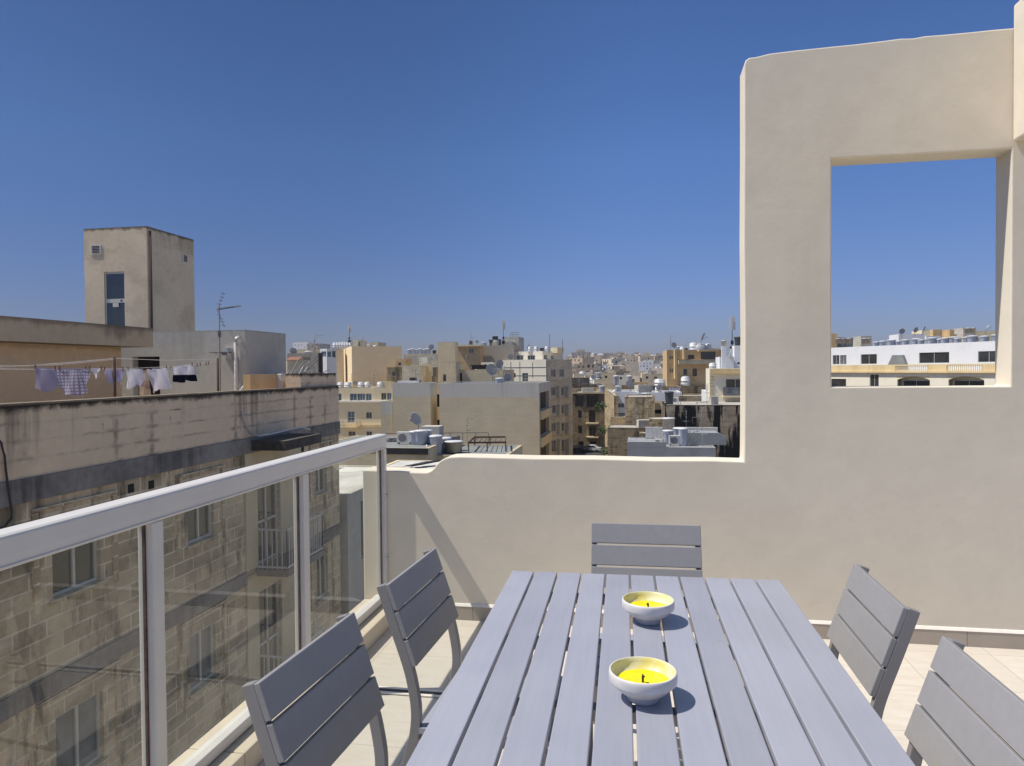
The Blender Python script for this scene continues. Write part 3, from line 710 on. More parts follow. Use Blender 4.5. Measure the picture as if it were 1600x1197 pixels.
def place(proto, px, d, z, label, group=None, sc=1., rz=0.): return put(proto, USED, at(px, d, z), rz, label, group, sc)

# ================================================================== LEFT BUILDING
XF = -9.0; FY0, FY1 = -6.0, 20.7
V2 = lambda x, y: Vector((x, y))
LB = thing('apartment_building', 'long weathered limestone block across the gap on the left, stained parapet above small windows', 'building', (-14, 8, GZ))
A, B = V2(XF, FY0), V2(XF, FY1)
wl = []; rows = [(-2.03, -.92), (-5.08, -3.90), (-8.1, -6.95), (-11.2, -10.0)]
for (y0, y1) in ((-3.4, -2.4), (.6, 1.6), (4.4, 5.4), (6.9, 7.5), (9.74, 10.76), (13.17, 14.08)):
    for z0, z1 in rows: wl.append((y0-FY0, y1-FY0, z0, z1, 'win_sill' if False else 'win_c' if y0 > 9 and z0 < -3 else 'win'))
for z0, z1 in rows:
    wl.append((15.85-FY0, 16.95-FY0, z0-1.15+.0, z1+.08, 'door')); wl.append((19.05-FY0, 19.8-FY0, z0, z1+.1, 'win'))
m = MB(); m.wall(A, B, GZ, -.42, [w[:4] for w in wl], .16); m.wall(B, V2(-24, FY1), GZ, -.42); m.wall(V2(-24, FY1), V2(-24, FY0), GZ, -.42); m.wall(V2(-24, FY0), A, GZ, -.42)
m.build('wall', M['st_lim'], parent=LB)
windowset(LB, A, B, wl, .16)
# surrounds, courses
def trim(nm, y0, y1, z0, z1, pr, mat=None): return slab(LB, nm, A, B, y0-FY0, y1-FY0, pr, z0, z1, mat or M['st_lim'], inn=-.002)
for (y0, y1) in ((9.74, 10.76), (13.17, 14.08), (6.9, 7.5), (19.05, 19.8), (4.4, 5.4)):
    for k, (z0, z1) in enumerate(rows[:3]):
        trim('window_hood', y0-.38, y1+.38, z1+.32, z1+.37, .05); 
        trim('window_surround', y0-.38, y0-.28, z0-.12, z1+.298, .035); trim('window_surround', y1+.28, y1+.38, z0-.12, z1+.298, .035)
        trim('sill', y0-.08, y1+.08, z0-.07, z0-.004, .06)
trim('cement_band', FY0, FY1, -.42, -.06, .055, M['st_band'])
for z in (-3.18, -6.2, -9.25): 
    trim('cement_band', FY0, 15.3, z-.30, z, .05, M['st_band']); trim('cement_band', 18.0, FY1, z-.30, z, .05, M['st_band'])
pm = MB(); pm.box(XF-.2, XF+.02, FY0, 17.2, -.058, 1.03); pm.box(XF-.2, XF+.02, 17.2, FY1, -.058, 1.03)
pm.build('parapet', M['st_par'], parent=LB, ztop=1.03)
pm = MB(); pm.box(XF-.5, XF-.06, 18.35, FY1-.01, -.04, 1.43); pm.build('parapet', M['st_par'], parent=LB, ztop=1.43)
cpg = MB(); yy = FY0
while yy < FY1-.1:
    y2 = min(FY1, yy+.75); cpg.box(XF-.23+random.uniform(-.006, .006), XF+.04+random.uniform(-.008, .008), yy+.002, y2-.002, 1.032, 1.062+random.uniform(-.004, .004)); yy = y2
cpg.build('coping', M['st_fasc'], parent=LB)
rf = MB(); rf.face([(-24, FY0, -.05), (XF-.2, FY0, -.05), (XF-.2, FY1, -.05), (-24, FY1, -.05)]); rf.build('roof', M['roofc'], parent=LB)
bp = MB(); bp.box(-24, XF-.51, FY1-.2, FY1, -.06, 1.36); bp.build('parapet', M['st_par'], parent=LB, ztop=1.36)
# plaster bay with balconies
for k, (z0, z1) in enumerate(rows[:3]):
    trim('plaster_panel', 15.32, 15.84, z0-1.15, z1+.6, .03, M['st_beige']); trim('plaster_panel', 16.96, 17.98, z0-1.15, z1+.6, .03, M['st_beige']); trim('plaster_panel', 15.842, 16.958, z1+.1, z1+.6, .028, M['st_beige'])
    zb = z0-1.2
    bal = slab(LB, 'balcony', A, B, 15.75-FY0, 17.8-FY0, .82, zb-.16, zb, M['st_band'], inn=-.004)
    rl = MB(); X1 = XF+.79
    pts = [V2(XF+.03, 15.8), V2(X1, 15.8), V2(X1, 17.75), V2(XF+.03, 17.75)]
    for a, b in zip(pts, pts[1:]):
        for z in (zb+.05, zb+.95): rl.bar((a.x, a.y, z), (b.x, b.y, z), .03, .04)
        kn = max(1, int((b-a).length/.115))
        for i in range(kn+1): p = a+(b-a)*i/kn; rl.bar((p.x, p.y, zb), (p.x, p.y, zb+.95), .018, .018, up=Vector((0, 1, 0)))
    rl.build('railing', M['pvc'], parent=bal)
# canopy slab over the upper balcony
cn = slab(LB, 'canopy', A, B, 15.55-FY0, 17.5-FY0, .92, -.36, -.13, M['st_canopy'], inn=-.06)
# vent holes and stains
for (y0, z) in ((11.45, -.58), (12.0, -.60), (18.2, -.62)):
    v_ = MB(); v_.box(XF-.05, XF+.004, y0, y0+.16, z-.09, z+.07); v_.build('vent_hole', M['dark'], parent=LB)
hs = MB(); pts = [pl(x, y, 0, XF+.06) for x, y in ((378, 643), (381, 655), (386, 668), (392, 678))]+[pl(x, y, 0, XF+.5) for x, y in ((405, 681), (430, 677), (450, 672), (472, 668), (484, 671))]
hs.tube(pts, .022, 6); tag(hs.build('drain_hose', M['pvc']), 'pale plastic hose hanging down the stained parapet onto the dark canopy slab', 'hose')
cb = MB(); pts = [pl(x, y, 0, XF+.06) for x, y in ((-6, 684), (2, 692), (7, 712), (9, 735), (13, 765), (18, 798), (18, 810), (8, 822), (-4, 826))]
cb.tube(pts, .018, 5); tag(cb.build('power_cable', M['cable']), 'black cable hanging in a loop down the facade at the left edge of the photo', 'cable')
# --- set-back plaster piece
mm = MB(); a0 = pl(398, 600, 0, -10.4); 
mm.box(-9.95, -9.75, 16.95, 19.9, -.04, 1.42); 
mm.build('roof_wall', M['st_orange'], parent=LB, ztop=1.42)
wh = MB(); p_ = pl(438, 600, 0, -9.7); wh.box(-9.748, -9.6, p_.y-.1, p_.y+.16, p_.z-.2, p_.z+.28); 
tag(wh.build('meter_box', M['pvc'], bevel=.02), 'small white box fixed to the low ochre wall behind the parapet', 'box')
# --- penthouse
def PX(px, X): r = px_dir(px); return X*r.y/r.x
yc = PX(190, -13.0); yf = PX(240, -12.5)
PH = thing('rooftop_apartment', 'low ochre penthouse with a deep stained roof fascia behind the washing line', 'building', (-15, 8, -.05))
m = MB(); m.wall(V2(-13.0, -6), V2(-13.0, yc), -.05, 2.15); m.wall(V2(-13.0, yc), V2(-20, yc), -.05, 2.15); m.wall(V2(-20, -6), V2(-13, -6), -.05, 2.15); m.build('wall', M['st_pent'], parent=PH)
f_ = MB(); f_.box(-20, -12.5, -6, yf, 2.16, 2.66); f_.build('roof', M['st_fasc'], parent=PH)
# --- rooftop room with pipe
R2 = G(385, 1); X2 = -10.6; yF = PX(385, X2); yB = PX(447, X2)
RR = thing('rooftop_room', 'pale grey rendered rooftop room to the right of the tower, white pipe at its corner', 'building', (-12.4, yF+1, -.05))
zr2 = 2.62
m = MB(); m.wall(V2(-18.0, yF), V2(X2, yF), -.05, zr2, [(18-14.1, 18-13.25, -.04, 1.95)], .3); m.wall(V2(X2, yF), V2(X2, yB), -.05, zr2); m.wall(V2(X2, yB), V2(-18, yB), -.05, zr2); m.build('wall', M['st_grey'], parent=RR)
r_ = MB(); r_.box(-18, X2, yF, yB, zr2+.001, zr2+.03); r_.build('roof', M['roofc'], parent=RR)
dd = MB(); dd.box(-14.09, -13.26, yF+.22, yF+.28, -.04, 1.94); dd.build('door', M['black'], parent=RR)
pp = MB(); px_ = X2-.25; pp.tube([(px_+.12, yF-.06, 2.45), (px_, yF-.07, 2.42), (px_-.02, yF-.07, 2.3), (px_-.02, yF-.07, .9), (px_-.02, yF-.07, -.04)], .05, 8); pp.tube([(px_+.35, yF-.07, 1.25), (px_+.1, yF-.07, .95), (px_, yF-.07, .8)], .05, 8); pp.build('downpipe', M['pvc'], parent=RR)
bx_ = MB(); p_ = pl(356, 552, 1, yF-.05); bx_.box(p_.x-.12, p_.x+.12, yF-.09, yF-.003, p_.z-.15, p_.z+.15); bx_.build('switch_box', M['acw'], parent=RR)
# --- stair tower
TX = -17.15; r = px_dir(233); ty = TX*r.y/r.x; r = px_dir(135); txl = ty*r.x/r.y; r = px_dir(306); tyb = TX*r.y/r.x
ztw = (C0+ray(233, 353)*((Vector((TX, ty, 0)).dot(F))/1.0)).z
dT = Vector((TX, ty, 1.5)).dot(F)-C0.dot(F); ztw = (C0+ray(233, 354)*dT).z
TWR = thing('stair_tower', 'tall square rendered stair tower with a dark glazed door on the left rooftop', 'tower', ((txl+TX)/2, ty+1.4, -.05))
TA, TB = V2(txl, ty), V2(TX, ty)
def tw_hole(x0, x1, y0, y1, A=TA, B=TB):
    s0, _ = on_edge(x0, (y0+y1)/2, A, B); s1, _ = on_edge(x1, (y0+y1)/2, A, B); _, za = on_edge((x0+x1)/2, y0, A, B); _, zb = on_edge((x0+x1)/2, y1, A, B); return (s0, s1, zb, za)
hd = tw_hole(165.5, 197.5, 425, 515); m = MB()
TRt = V2(TX, tyb)
m.wall(TA, TB, -.05, ztw, [hd], .12); m.wall(TB, TRt, -.05, ztw); m.wall(TRt, V2(txl, tyb), -.05, ztw); m.wall(V2(txl, tyb), TA, -.05, ztw)
m.face([(txl, ty, ztw), (TX, ty, ztw), (TX, tyb, ztw), (txl, tyb, ztw)])
m.build('wall', M['st_tower'], parent=TWR)
dr_ = MB(); X0 = txl+hd[0]; X1 = txl+hd[1]; zb, za = hd[2], hd[3]; zm = zb+(za-zb)*.5
for q in ((X0+.004, X0+.05, zb, za-.004), (X1-.05, X1-.004, zb, za-.004), (X0+.05, X1-.05, za-.06, za-.004), (X0+.05, X1-.05, zm-.07, zm+.07), (X0+.05, X1-.05, zb+.001, zb+.05)): dr_.box(q[0], q[1], ty+.04, ty+.09, q[2], q[3])
dro = dr_.build('door', M['wframe'], parent=TWR); q = MB(); q.box(X0+.03, X1-.03, ty+.06, ty+.07, zb, za-.02); q.build('pane', M['pane'], parent=dro)
q = MB(); q.box((X0+X1)/2-.11, (X0+X1)/2+.13, ty+.035, ty+.038, zm-.22, zm-.08); q.build('notice', M['acw'], parent=dro)
q = MB(); q.box(X1-.2, X1-.15, ty+.02, ty+.038, zm-.03, zm+.03); q.build('handle', M['black'], parent=dro)
for (x0, x1, y0, y1, e) in ((146, 162, 383, 398, 0), (288, 296, 398, 411, 1)):
    A_, B_ = (TA, TB) if e == 0 else (TB, TRt); h_ = tw_hole(x0, x1, y0, y1, A_, B_)
    vt = slab(TWR, 'vent', A_, B_, h_[0], h_[1], .025, h_[2], h_[3], M['acw'], inn=-.002)
    for i in range(5): z = h_[2]+(h_[3]-h_[2])*(.16+.155*i); slab(TWR if False else vt, 'louvre', A_, B_, h_[0]+.06, h_[1]-.06, .035, z, z+.03, M['dark'], inn=-.026)
pp = MB(); pp.tube([(TX+.06, ty+.12, ztw-.15), (TX+.06, ty+.12, 0)], .035, 6); pp.build('downpipe', M['rust'], parent=TWR)
# antenna on the roof
ar = pl(343, 560, 1, yF-.18); q = put(P_ANT, USED, (ar.x, yF-.16, -.04), .25, 'tall rooftop TV antenna with many rods right of the stair tower', None, (1.25, 1.25, 1.0)); 
zt_ = pl(343, 474, 1, yF-.16).z; q.scale = (.62, .8, (zt_+.04)/2.4)
# --- washing line
XL = -9.95
def lp(x, y, X=XL): return pl(x, y, 0, X)
pole = MB(); p1 = lp(178, 560); pole.tube([(XL, p1.y, -.04), (XL, p1.y, p1.z+.02)], .03, 8)
tag(pole.build('clothes_pole', M['rust']), 'rusty iron post in the middle of the washing line', 'pole')
pole = MB(); p2 = lp(340, 561); pole.tube([(XL, p2.y, -.04), (XL, p2.y, p2.z+.02)], .028, 8)
tag(pole.build('clothes_pole', M['rust']), 'dark iron post at the right end of the washing line', 'pole')
cl = MB()
cl.tube([lp(-40, 572), lp(40, 571.5), lp(100, 567), p1], .006, 4); cl.tube([lp(-40, 575), lp(30, 572), lp(90, 570), p1+Vector((0, 0, -.02))], .006, 4)
cl.tube([lp(-40, 576), lp(50, 577), lp(140, 577), lp(200, 576), lp(265, 573), lp(303, 570), p2+Vector((0, 0, -.05))], .006, 4)
cl.tube([p1, lp(260, 563), p2], .006, 4)
tag(cl.build('washing_line', M['acw']), 'thin washing lines strung above the stained parapet', 'washing line')
def cloth_mat(nm, col, check=None, spots=None):
    t = NT(nm); uv = t.n('ShaderNodeUVMap').outputs[0]; c = None
    if check:
        w1 = t.n('ShaderNodeTexWave'); w1.bands_direction = 'X'; w1.inputs['Scale'].default_value = 5.5; t.l(uv, w1.inputs[0])
        w2 = t.n('ShaderNodeTexWave'); w2.bands_direction = 'Y'; w2.inputs['Scale'].default_value = 5.5; t.l(uv, w2.inputs[0])
        f = t.math('MAXIMUM', t.ramp(w1.outputs[1], .6, .75), t.ramp(w2.outputs[1], .6, .75)); c = t.mix(f, col, check)
    elif spots: c = t.mix(t.ramp(t.noise(uv, 6, 2), .5, .6), col, spots)
    if c is not None: t.l(c, t.b.inputs['Base Color'])
    else: t.b.inputs['Base Color'].default_value = col+(1,)
    t.b.inputs['Roughness'].default_value = .9; t.b.inputs['Specular IOR Level'].default_value = .1
    tl_ = t.n('ShaderNodeBsdfTranslucent'); tl_.inputs[0].default_value = col+(1,)
    mx = t.n('ShaderNodeMixShader'); mx.inputs[0].default_value = .5; t.l(t.b.outputs[0], mx.inputs[1]); t.l(tl_.outputs[0], mx.inputs[2]); t.l(mx.outputs[0], t.out.inputs[0])
    return t.m
def garment(nm, label, outline, mat, X=XL, mat2=None, split=None, sd=0, parent=None):
    P = [lp(x, y, X) for x, y in outline]; ys = [p.y for p in P]; zs = [p.z for p in P]; y0, y1, z0, z1 = min(ys), max(ys), min(zs), max(zs)
    def inside(y, z):
        c = False
        for i in range(len(P)):
            a, b = P[i], P[i-1]
            if (a.z > z) != (b.z > z) and y < (b.y-a.y)*(z-a.z)/(b.z-a.z)+a.y: c = not c
        return c
    N_ = 36; m = MB(); rn = random.Random(sd); ph = rn.uniform(0, 6); fr_ = rn.uniform(9, 14)
    def pt(i, j):
        y = y0+(y1-y0)*i/N_; z = z0+(z1-z0)*j/N_; k = (z1-z)/(z1-z0)
        return Vector((X+.05*(.25+k)*sin(fr_*y+ph+2*k)+.03*sin(23*y+z*7+ph)*(.3+k)+.03*k, y, z))
    for i in range(N_):
        for j in range(N_):
            if inside(y0+(y1-y0)*(i+.5)/N_, z0+(z1-z0)*(j+.5)/N_):
                m.m = 1 if (split is not None and z0+(z1-z0)*(j+.5)/N_ < lp(280, split, X).z) else 0
                m.smooth = True; m.face([pt(i, j), pt(i+1, j), pt(i+1, j+1), pt(i, j+1)])
    o_ = m.build(nm, [mat]+([mat2] if mat2 else []), weld=True, solid=.006, flatuv=True)
    if label: tag(o_, label, 'clothing', 'laundry on the washing line')
    return o_
cw = cloth_mat('white_cotton', (.80, .79, .84)); clv = cloth_mat('lilac_cotton', (.46, .44, .56)); cck = cloth_mat('checked_cotton', (.72, .70, .80), check=(.07, .05, .14))
cn_ = cloth_mat('navy_cotton', (.02, .022, .05)); cp_ = cloth_mat('cream_print', (.62, .55, .45), spots=(.35, .14, .26)); cpk = cloth_mat('pale_lilac_print', (.58, .57, .70), spots=(.6, .35, .48))
garment('shirt', 'plain grey-lilac shirt hanging at the left end of the washing line', [(53, 574), (87, 576), (88, 600), (73, 614), (53, 606)], clv, sd=1)
garment('shirt', 'purple and white checked shirt on the washing line', [(91, 576), (136, 576), (141, 585), (130, 610), (124, 618), (100, 618), (90, 604), (88, 588)], cck, XL+.02, sd=2)
garment('underwear', 'small triangular white garment between the checked shirt and the middle post', [(139, 576), (160, 576), (149, 592)], cw, sd=3)
garment('vest_top', 'pale top with a pink print hem left of the middle post', [(161, 577), (194, 577), (191, 588), (187, 603), (183, 597), (175, 597), (171, 603), (166, 590)], cpk, XL-.03, sd=4)
garment('shorts', 'white shorts right of the middle post', [(198, 577), (222, 577), (223, 590), (216, 606), (211, 600), (206, 609), (194, 606)], cw, sd=5)
garment('towel', 'narrow cream towel with a purple and yellow print behind the white shorts', [(215, 580), (232, 577), (233, 618), (215, 618)], cp_, XL-.05, sd=6)
garment('t_shirt', 'square white t-shirt between the printed towel and the navy garment', [(231, 577), (262, 575), (265, 608), (248, 609), (235, 615), (232, 600)], cw, XL+.02, sd=7)
garment('underwear', 'white garment with a wide navy band at the right end of the laundry', [(265, 575), (302, 569), (302, 596), (289, 594), (280, 598), (272, 596), (271, 584), (266, 587)], cw, XL, mat2=cn_, split=585.5, sd=8)
pg0 = MB(); pg0.box(-.012, .012, -.006, .006, -.03, .05); pgo = pg0.build('clothes_peg', M['terra'], world=False); tag(pgo, '', 'clothes peg')
pegs = [(55, 574), (86, 576), (93, 576), (134, 576), (140, 576), (158, 576), (163, 577), (192, 577), (200, 577), (220, 577), (233, 577), (260, 575), (267, 575), (300, 570), (308, 571), (313, 570), (322, 569), (326, 568)]
for i, (x, y) in enumerate(pegs):
    o_ = pgo if i == 0 else pgo.copy()
    if i: COL.objects.link(o_)
    o_.location = lp(x, y); o_.rotation_euler = (0, 0, pi/2); o_['label'] = 'small clothes peg clipped to the washing line'; o_['group'] = 'clothes pegs on the washing line'
# --- neighbour continuing the street
NB = [V2(-20, 20.95), V2(-8.85, 20.95), V2(-8.85, 27.5), V2(-20, 27.5)]
building('house', 'plain grey house beyond the end of the left facade, seen through the last glass panel', 'house', NB, -2.35, M['st_grey'], wins=[(1, 561, 569, 782, 872, 'win')], par=.02, roof='roofw')

# ================================================================== NEIGHBOUR ROOFS
dz = lambda y, d, x=640: ZZ(x, y, d)
zD = dz(697.5, 42); D1 = front(480, 42, 668, 7.5)
dA = building('neighbour_house', 'beige house with a black roof edge beyond the railing end, tanks on top', 'house', D1, zD, M['st_beige'], par=.02, roof='roofg')
slab_px(dA, 'roof_edge', D1[0], D1[1], 481, 667.5, 699.5, 709, .12, M['blackmat'])
D2 = front(668.6, 42.5, 790, 6.)
zD2 = dz(711, 42.5, 720)
dB = building('neighbour_house', 'lower flat-roofed house right of the black-edged roof, iron frame standing on it', 'house', D2, zD2, M['st_beige'], par=.02, roof='roofg')
pw = MB(); g = G(602, 49.2); g2 = G(762, 49.2)
for z in (zD+.12,): pw.bar((g.x, g.y, z), (g2.x, g2.y, z), .04, .04)
for i in range(9): p = g+(g2-g)*i/8; pw.bar((p.x, p.y, zD-.9), (p.x, p.y, zD+.12), .04, .04, up=Vector((0, 1, 0)))
tag(pw.build('roof_railing', M['mast']), 'thin dark iron railing along the back of the grey neighbour roof', 'railing')
fr_ = MB(); zf = zD2+.02; a = G(731, 44); b = G(789, 44); c_ = G(789, 47.5); d_ = G(740, 47.5)
for z in (zf+.55,):
    for p, q in ((a, b), (b, c_), (c_, d_), (d_, a)): fr_.bar((p.x, p.y, z), (q.x, q.y, z), .07, .1)
for p in (a, b, c_, d_, (a+b)/2, (c_+d_)/2): fr_.bar((p.x, p.y, zf), (p.x, p.y, zf+.55), .06, .06, up=Vector((0, 1, 0)))
for i in range(1, 7): p = a+(b-a)*i/7; q = d_+(c_-d_)*i/7; fr_.bar((p.x, p.y, zf+.57), (q.x, q.y, zf+.57), .03, .03)
tag(fr_.build('iron_frame', M['rust']), 'rusty iron pergola frame lying over the lower neighbour roof', 'frame')
place(P_TANK, 648, 43.2, zD, 'blue-white water tank left of its pair on the near grey roof', 'water tanks on the near roofs', .72)
place(P_TANK, 657, 43.0, zD, 'blue-white water tank in front, at the edge of the black-edged roof', 'water tanks on the near roofs', .78)
place(P_TANK, 665, 43.8, zD, 'blue-white water tank at the right end of the black-edged roof', 'water tanks on the near roofs', .72)
place(P_AC, 631, 43.4, zD, 'air conditioning unit with round fan beside the blue-white tanks on the near roof', None, 1.05)
ub = MB(); a = at(679, 45, zD); ub.box(a[0]-.85, a[0]+.3, a[1]-.2, a[1]+.9, zD-.9, zD+.92); tag(ub.build('roof_hut', M['st_grey']), 'grey-green box-shaped hut behind the blue-white tanks on the near roof', 'hut')
place(P_DISH, 651, 46, zD+.25, 'grey satellite dish above the tanks on the near roof', None, 1.0, -.5)
place(P_DISH, 673, 47, zD-.1, 'low wide grey dish behind the hut on the near roof', None, .62, .2)
place(P_TANK, 680, 42.9, zD2-.02, 'large pale water tank left of the curved end of the terrace parapet', 'water tanks on the near roofs', (.8, .8, 1.05))
place(P_TANK, 694, 44.2, zD2, 'short pale tank partly hidden behind the terrace parapet', 'water tanks on the near roofs', .8)
place(P_TANKC, 708, 43.6, zD2+.05, 'broad cream tank with a domed lid above the terrace parapet', None, (1.0, 1.0, .62))
for i, (x, y, w_) in enumerate(((608, 688, .8), (616, 690, .5), (700, 693, .7), (708, 690, .6))):
    q = MB(); a = at(x, 45, zD); q.box(a[0]-w_/2, a[0]+w_/2, a[1]-.3, a[1]+.3, zD+.002, zD+.10+.06*i); q.bar((a[0]-w_*.6, a[1]-.4, zD+.2), (a[0]+w_*.5, a[1]+.2, zD+.12+.06*i), .08, .05)
    tag(q.build('timber_scrap', M['mast']), ['low heap of grey scrap left of the air conditioner on the near roof', 'small scrap pile touching the air conditioner on the near roof', 'flat scrap boards right of the roof hut', 'long scrap board behind the broad cream tank'][i], 'scrap')
pv = MB(); a = at(667, 42, zD); pv.tube([(a[0], a[1]-.2, zD2-.3), (a[0], a[1]-.2, zD+.1)], .05, 6); tag(pv.build('vent_pipe', M['pvc']), 'slim white pipe at the corner of the black-edged roof', 'pipe')
place(P_ANT, 729, 46.5, zD2, 'thin antenna pole above the iron frame on the near roof', None, (.5, .5, .78))
dn = MB(); g = G(655, 33)
for i in range(4): q = G(642+i*11, 34+.3*i); dn.bar((q.x-.5, q.y-.4, -3.1+.03*i), (q.x+.5, q.y+.4, -2.98+.02*i), .25, .06)
NB2 = [Vector((G(560, 32).x, 30)), Vector((G(700, 32).x, 30)), Vector((G(700, 32).x, 35.5)), Vector((G(560, 32).x, 35.5))]
building('house', 'low flat pale roof right behind the step of the terrace parapet', 'house', NB2, -3.15, M['st_cream'], par=.02, roof='roofw')
tag(dn.build('roof_tiles_heap', M['blackmat']), 'dark boards lying on the low pale roof by the parapet step', 'boards')

# ---------------- big blank blocks
d1 = 85.; F1 = corner(842, d1, 0, 686, 859); z1 = dz(598.5, d1, 800)
wn_ = [(1, 843.5, 857.5, a, b, 'hole') for a, b in ((612, 639), (652.5, 679), (694, 722))]
bA = building('apartment_building', 'large blank beige block with a grey cement top band in the middle of the view', 'building', F1, z1, M['st_blk'], wins=wn_, roof='roofg')
for a, b in ((639, 652), (679, 693)): slab_px(bA, 'balcony', F1[1], F1[2], 842.6, 857.5, a, b, .35, M['st_beige'])
d1b = 87.; F2 = front(613, 88.8, 672, 3.); z2 = dz(598.5, d1b, 640)
bB = building('apartment_building', 'blank beige block left of the dark shaft, half the width of its neighbour', 'building', F2, z2, M['st_blk'], roof='roofw')
F2b = front(594.5, 89.3, 612.4, 3.); building('apartment_building', 'narrow lower blank wall joined to the left end of the beige blocks', 'building', F2b, dz(628, d1b, 604), M['st_blk'], roof='roofg')
F3 = front(666, 92.5, 692, 4.); building('apartment_building', 'narrow yellowish stair shaft with dark openings between the two blank beige blocks', 'building', F3, dz(600, 92, 680), M['st_yellow'],
    wins=[(0, 678, 686, 616, 636, 'hole'), (0, 678, 686, 656, 700, 'hole'), (0, 674.5, 677, 620, 640, 'hole')])
wp = MB(); q = G(640, 90.4); wp.box(q.x-1.4, q.x+1.4, q.y-.6, q.y+.7, z2-.7, z2+.2); tag(wp.build('roof_cover', M['st_white']), 'low white cover on the roof of the narrower blank block', 'cover')

# ---------------- C2 greyed bay building
F4 = corner(854, 122., -25, 784, 893); z4 = dz(561.5, 122, 854)
wn_ = []
for y0, y1 in ((577, 589), (605, 618), (633, 646), (661, 674), (688, 706)):
    for x0, x1 in ((861, 868), (874, 881)): wn_.append((1, x0, x1, y0, y1, 'win_c'))
for x0, x1, y0, y1, s_ in ((785, 792, 583, 598, 'door'), (800.5, 805.5, 583, 590, 'win'), (816, 825, 583, 598, 'door_c')): wn_.append((0, x0, x1, y0, y1, s_))
bC = building('apartment_building', 'tall greyed stone block with columns of windows on its shaded side and a cream front', 'building', F4, z4, M['st_pale'], wins=wn_, roof='roofw', facemats={1: 1, 'm1': M['st_baygrey']})
for x0, x1, y0, y1 in ((785, 853, 573.6, 574.6), (785, 853, 586.5, 587.2), (798, 798.4, 565, 588), (812, 812.4, 565, 596), (832, 832.4, 566, 590)): slab_px(bC, 'pipe', F4[0], F4[1], x0, x1, y0, y0+(y1-y0)*(.5 if y1-y0 < 2 else 1), .06, M['mast'])
for y in (594, 622, 650, 678): slab_px(bC, 'string_course', F4[1], F4[2], 855, 892, y, y+1.6, .18, M['st_baygrey'])
for i, (y0, y1) in enumerate(((604, 621), (632, 649), (660, 677), (686, 712))):
    slab_px(bC, 'bay', F4[1], F4[2], 869.6, 872.6, y0, y1, .55, M['st_baygrey']); slab_px(bC, 'bay', F4[1], F4[2], 882.5, 889, y0, y1, .7, M['st_baygrey'])
F5 = corner(848, 126., -25, 803, 880); z5 = dz(548.5, 126, 848)
bD = building('rooftop_apartment', 'cream penthouse with two windows on top of the greyed stone block', 'building', F5, z5, M['st_pale'], z0=z4-1.2, par=.3,
    wins=[(0, 807, 818, 555, 563.5, 'win_c'), (0, 824.5, 836, 555, 563.5, 'tri'), (1, 850.5, 855.5, 555, 562, 'hole'), (1, 861, 866, 555.5, 561, 'win_c')])
q = building('roof_hut', 'small cream hut on the penthouse roof beside the white tanks', 'hut', corner(871, 128., -25, 861, 881), dz(543, 128, 866), M['st_cream'], z0=z5-.3, par=.02)
for i, x in enumerate((828.5, 838, 855)): place(P_TANKW, x, 127.5, z5-.3, ['leftmost white tank on the cream penthouse', 'second white tank on the cream penthouse', 'white tank next to the small hut on the cream penthouse'][i], 'white tanks on the cream penthouse', (.75, .75, 1.0))
place(P_TANKD, 847, 127.5, z5-.3, 'small black tank between the white tanks on the cream penthouse', None, .8)
ln = MB(); q0 = at(854, 121.6, 0); ln.tube([(q0[0], q0[1], z4), (q0[0], q0[1], GZ+4)], .09, 5); tag(ln.build('downpipe', M['mast']), 'dark downpipe running down the corner of the greyed stone block', 'pipe')
for i, (x, t_) in enumerate(((859, 522), (879, 530))):
    q = MB(); a = at(x, 127, 0); zt_ = dz(t_, 127, x); q.tube([(a[0], a[1], z5-.35), (a[0], a[1], zt_)], .05, 5); tag(q.build('flagpole', M['mast']), ['taller bare pole above the cream penthouse', 'shorter bare pole at the right end of the cream penthouse'][i], 'pole')

# ---------------- C3 cluster
FT = corner(711.5, 104., 0, 684.5, 716); building('stair_tower', 'narrow beige shaft tower standing left of the wide grey wall', 'tower', FT, dz(534.5, 104, 700), M['st_blk'] if False else M['st_beige'], par=.1)
FG = front(728, 130., 803, 4.); zg = dz(540, 130, 766); building('apartment_building', 'wide plain grey-brown wall with roof tanks, right of the narrow tower', 'building', FG, zg, M['st_baygrey'] if False else stone('taupe_render', (.47, .405, .315), var=.05, bump=.05), par=.3)
FP = front(716, 127., 750.5, 2.8); building('rooftop_apartment', 'peach rooftop flat with a projecting roof slab beside the narrow tower', 'building', FP, dz(541.5, 127, 735), M['st_orange'], par=.02, z0=-5, wins=[(0, 733, 740, 544.5, 552, 'win_c')])
rs = MB(); zt_ = dz(541.5, 127, 735); rs.box(FP[0].x-.3, FP[1].x+.25, FP[0].y-.7, FP[0].y+2.9, zt_+.002, zt_+.3); tag(rs.build('roof_slab', M['st_cream']), 'cream slab roof overhanging the peach rooftop flat', 'roof')
FB = front(711, 100., 786, 9.); building('apartment_building', 'stained beige low block in front of the grey-brown wall, slot opening under its roof', 'building', FB, dz(578, 100, 750), M['st_beige'], par=.3,
    wins=[(0, 712, 722, 583, 599, 'hole')])
q = MB(); a = at(735, 99.8, 0); b = at(762, 99.8, 0); zt_ = dz(577, 100, 750); q.box(a[0], b[0], a[1]+.2, a[1]+3, zt_+.45, zt_+.62); q.box(a[0]+.1, b[0]-.1, a[1]+.5, a[1]+.6, zt_+.001, zt_+.45)
tag(q.build('sun_shelter', M['black']), 'low dark shelter on the stained beige block', 'shelter')
FA = front(786, 140., 811.5, 6.); za = dz(526.5, 140, 800); building('lift_room', 'grey concrete lift room with rails on the skyline by the phone mast', 'hut', FA, za, M['st_grey'], z0=-4, par=.02)
q = MB()
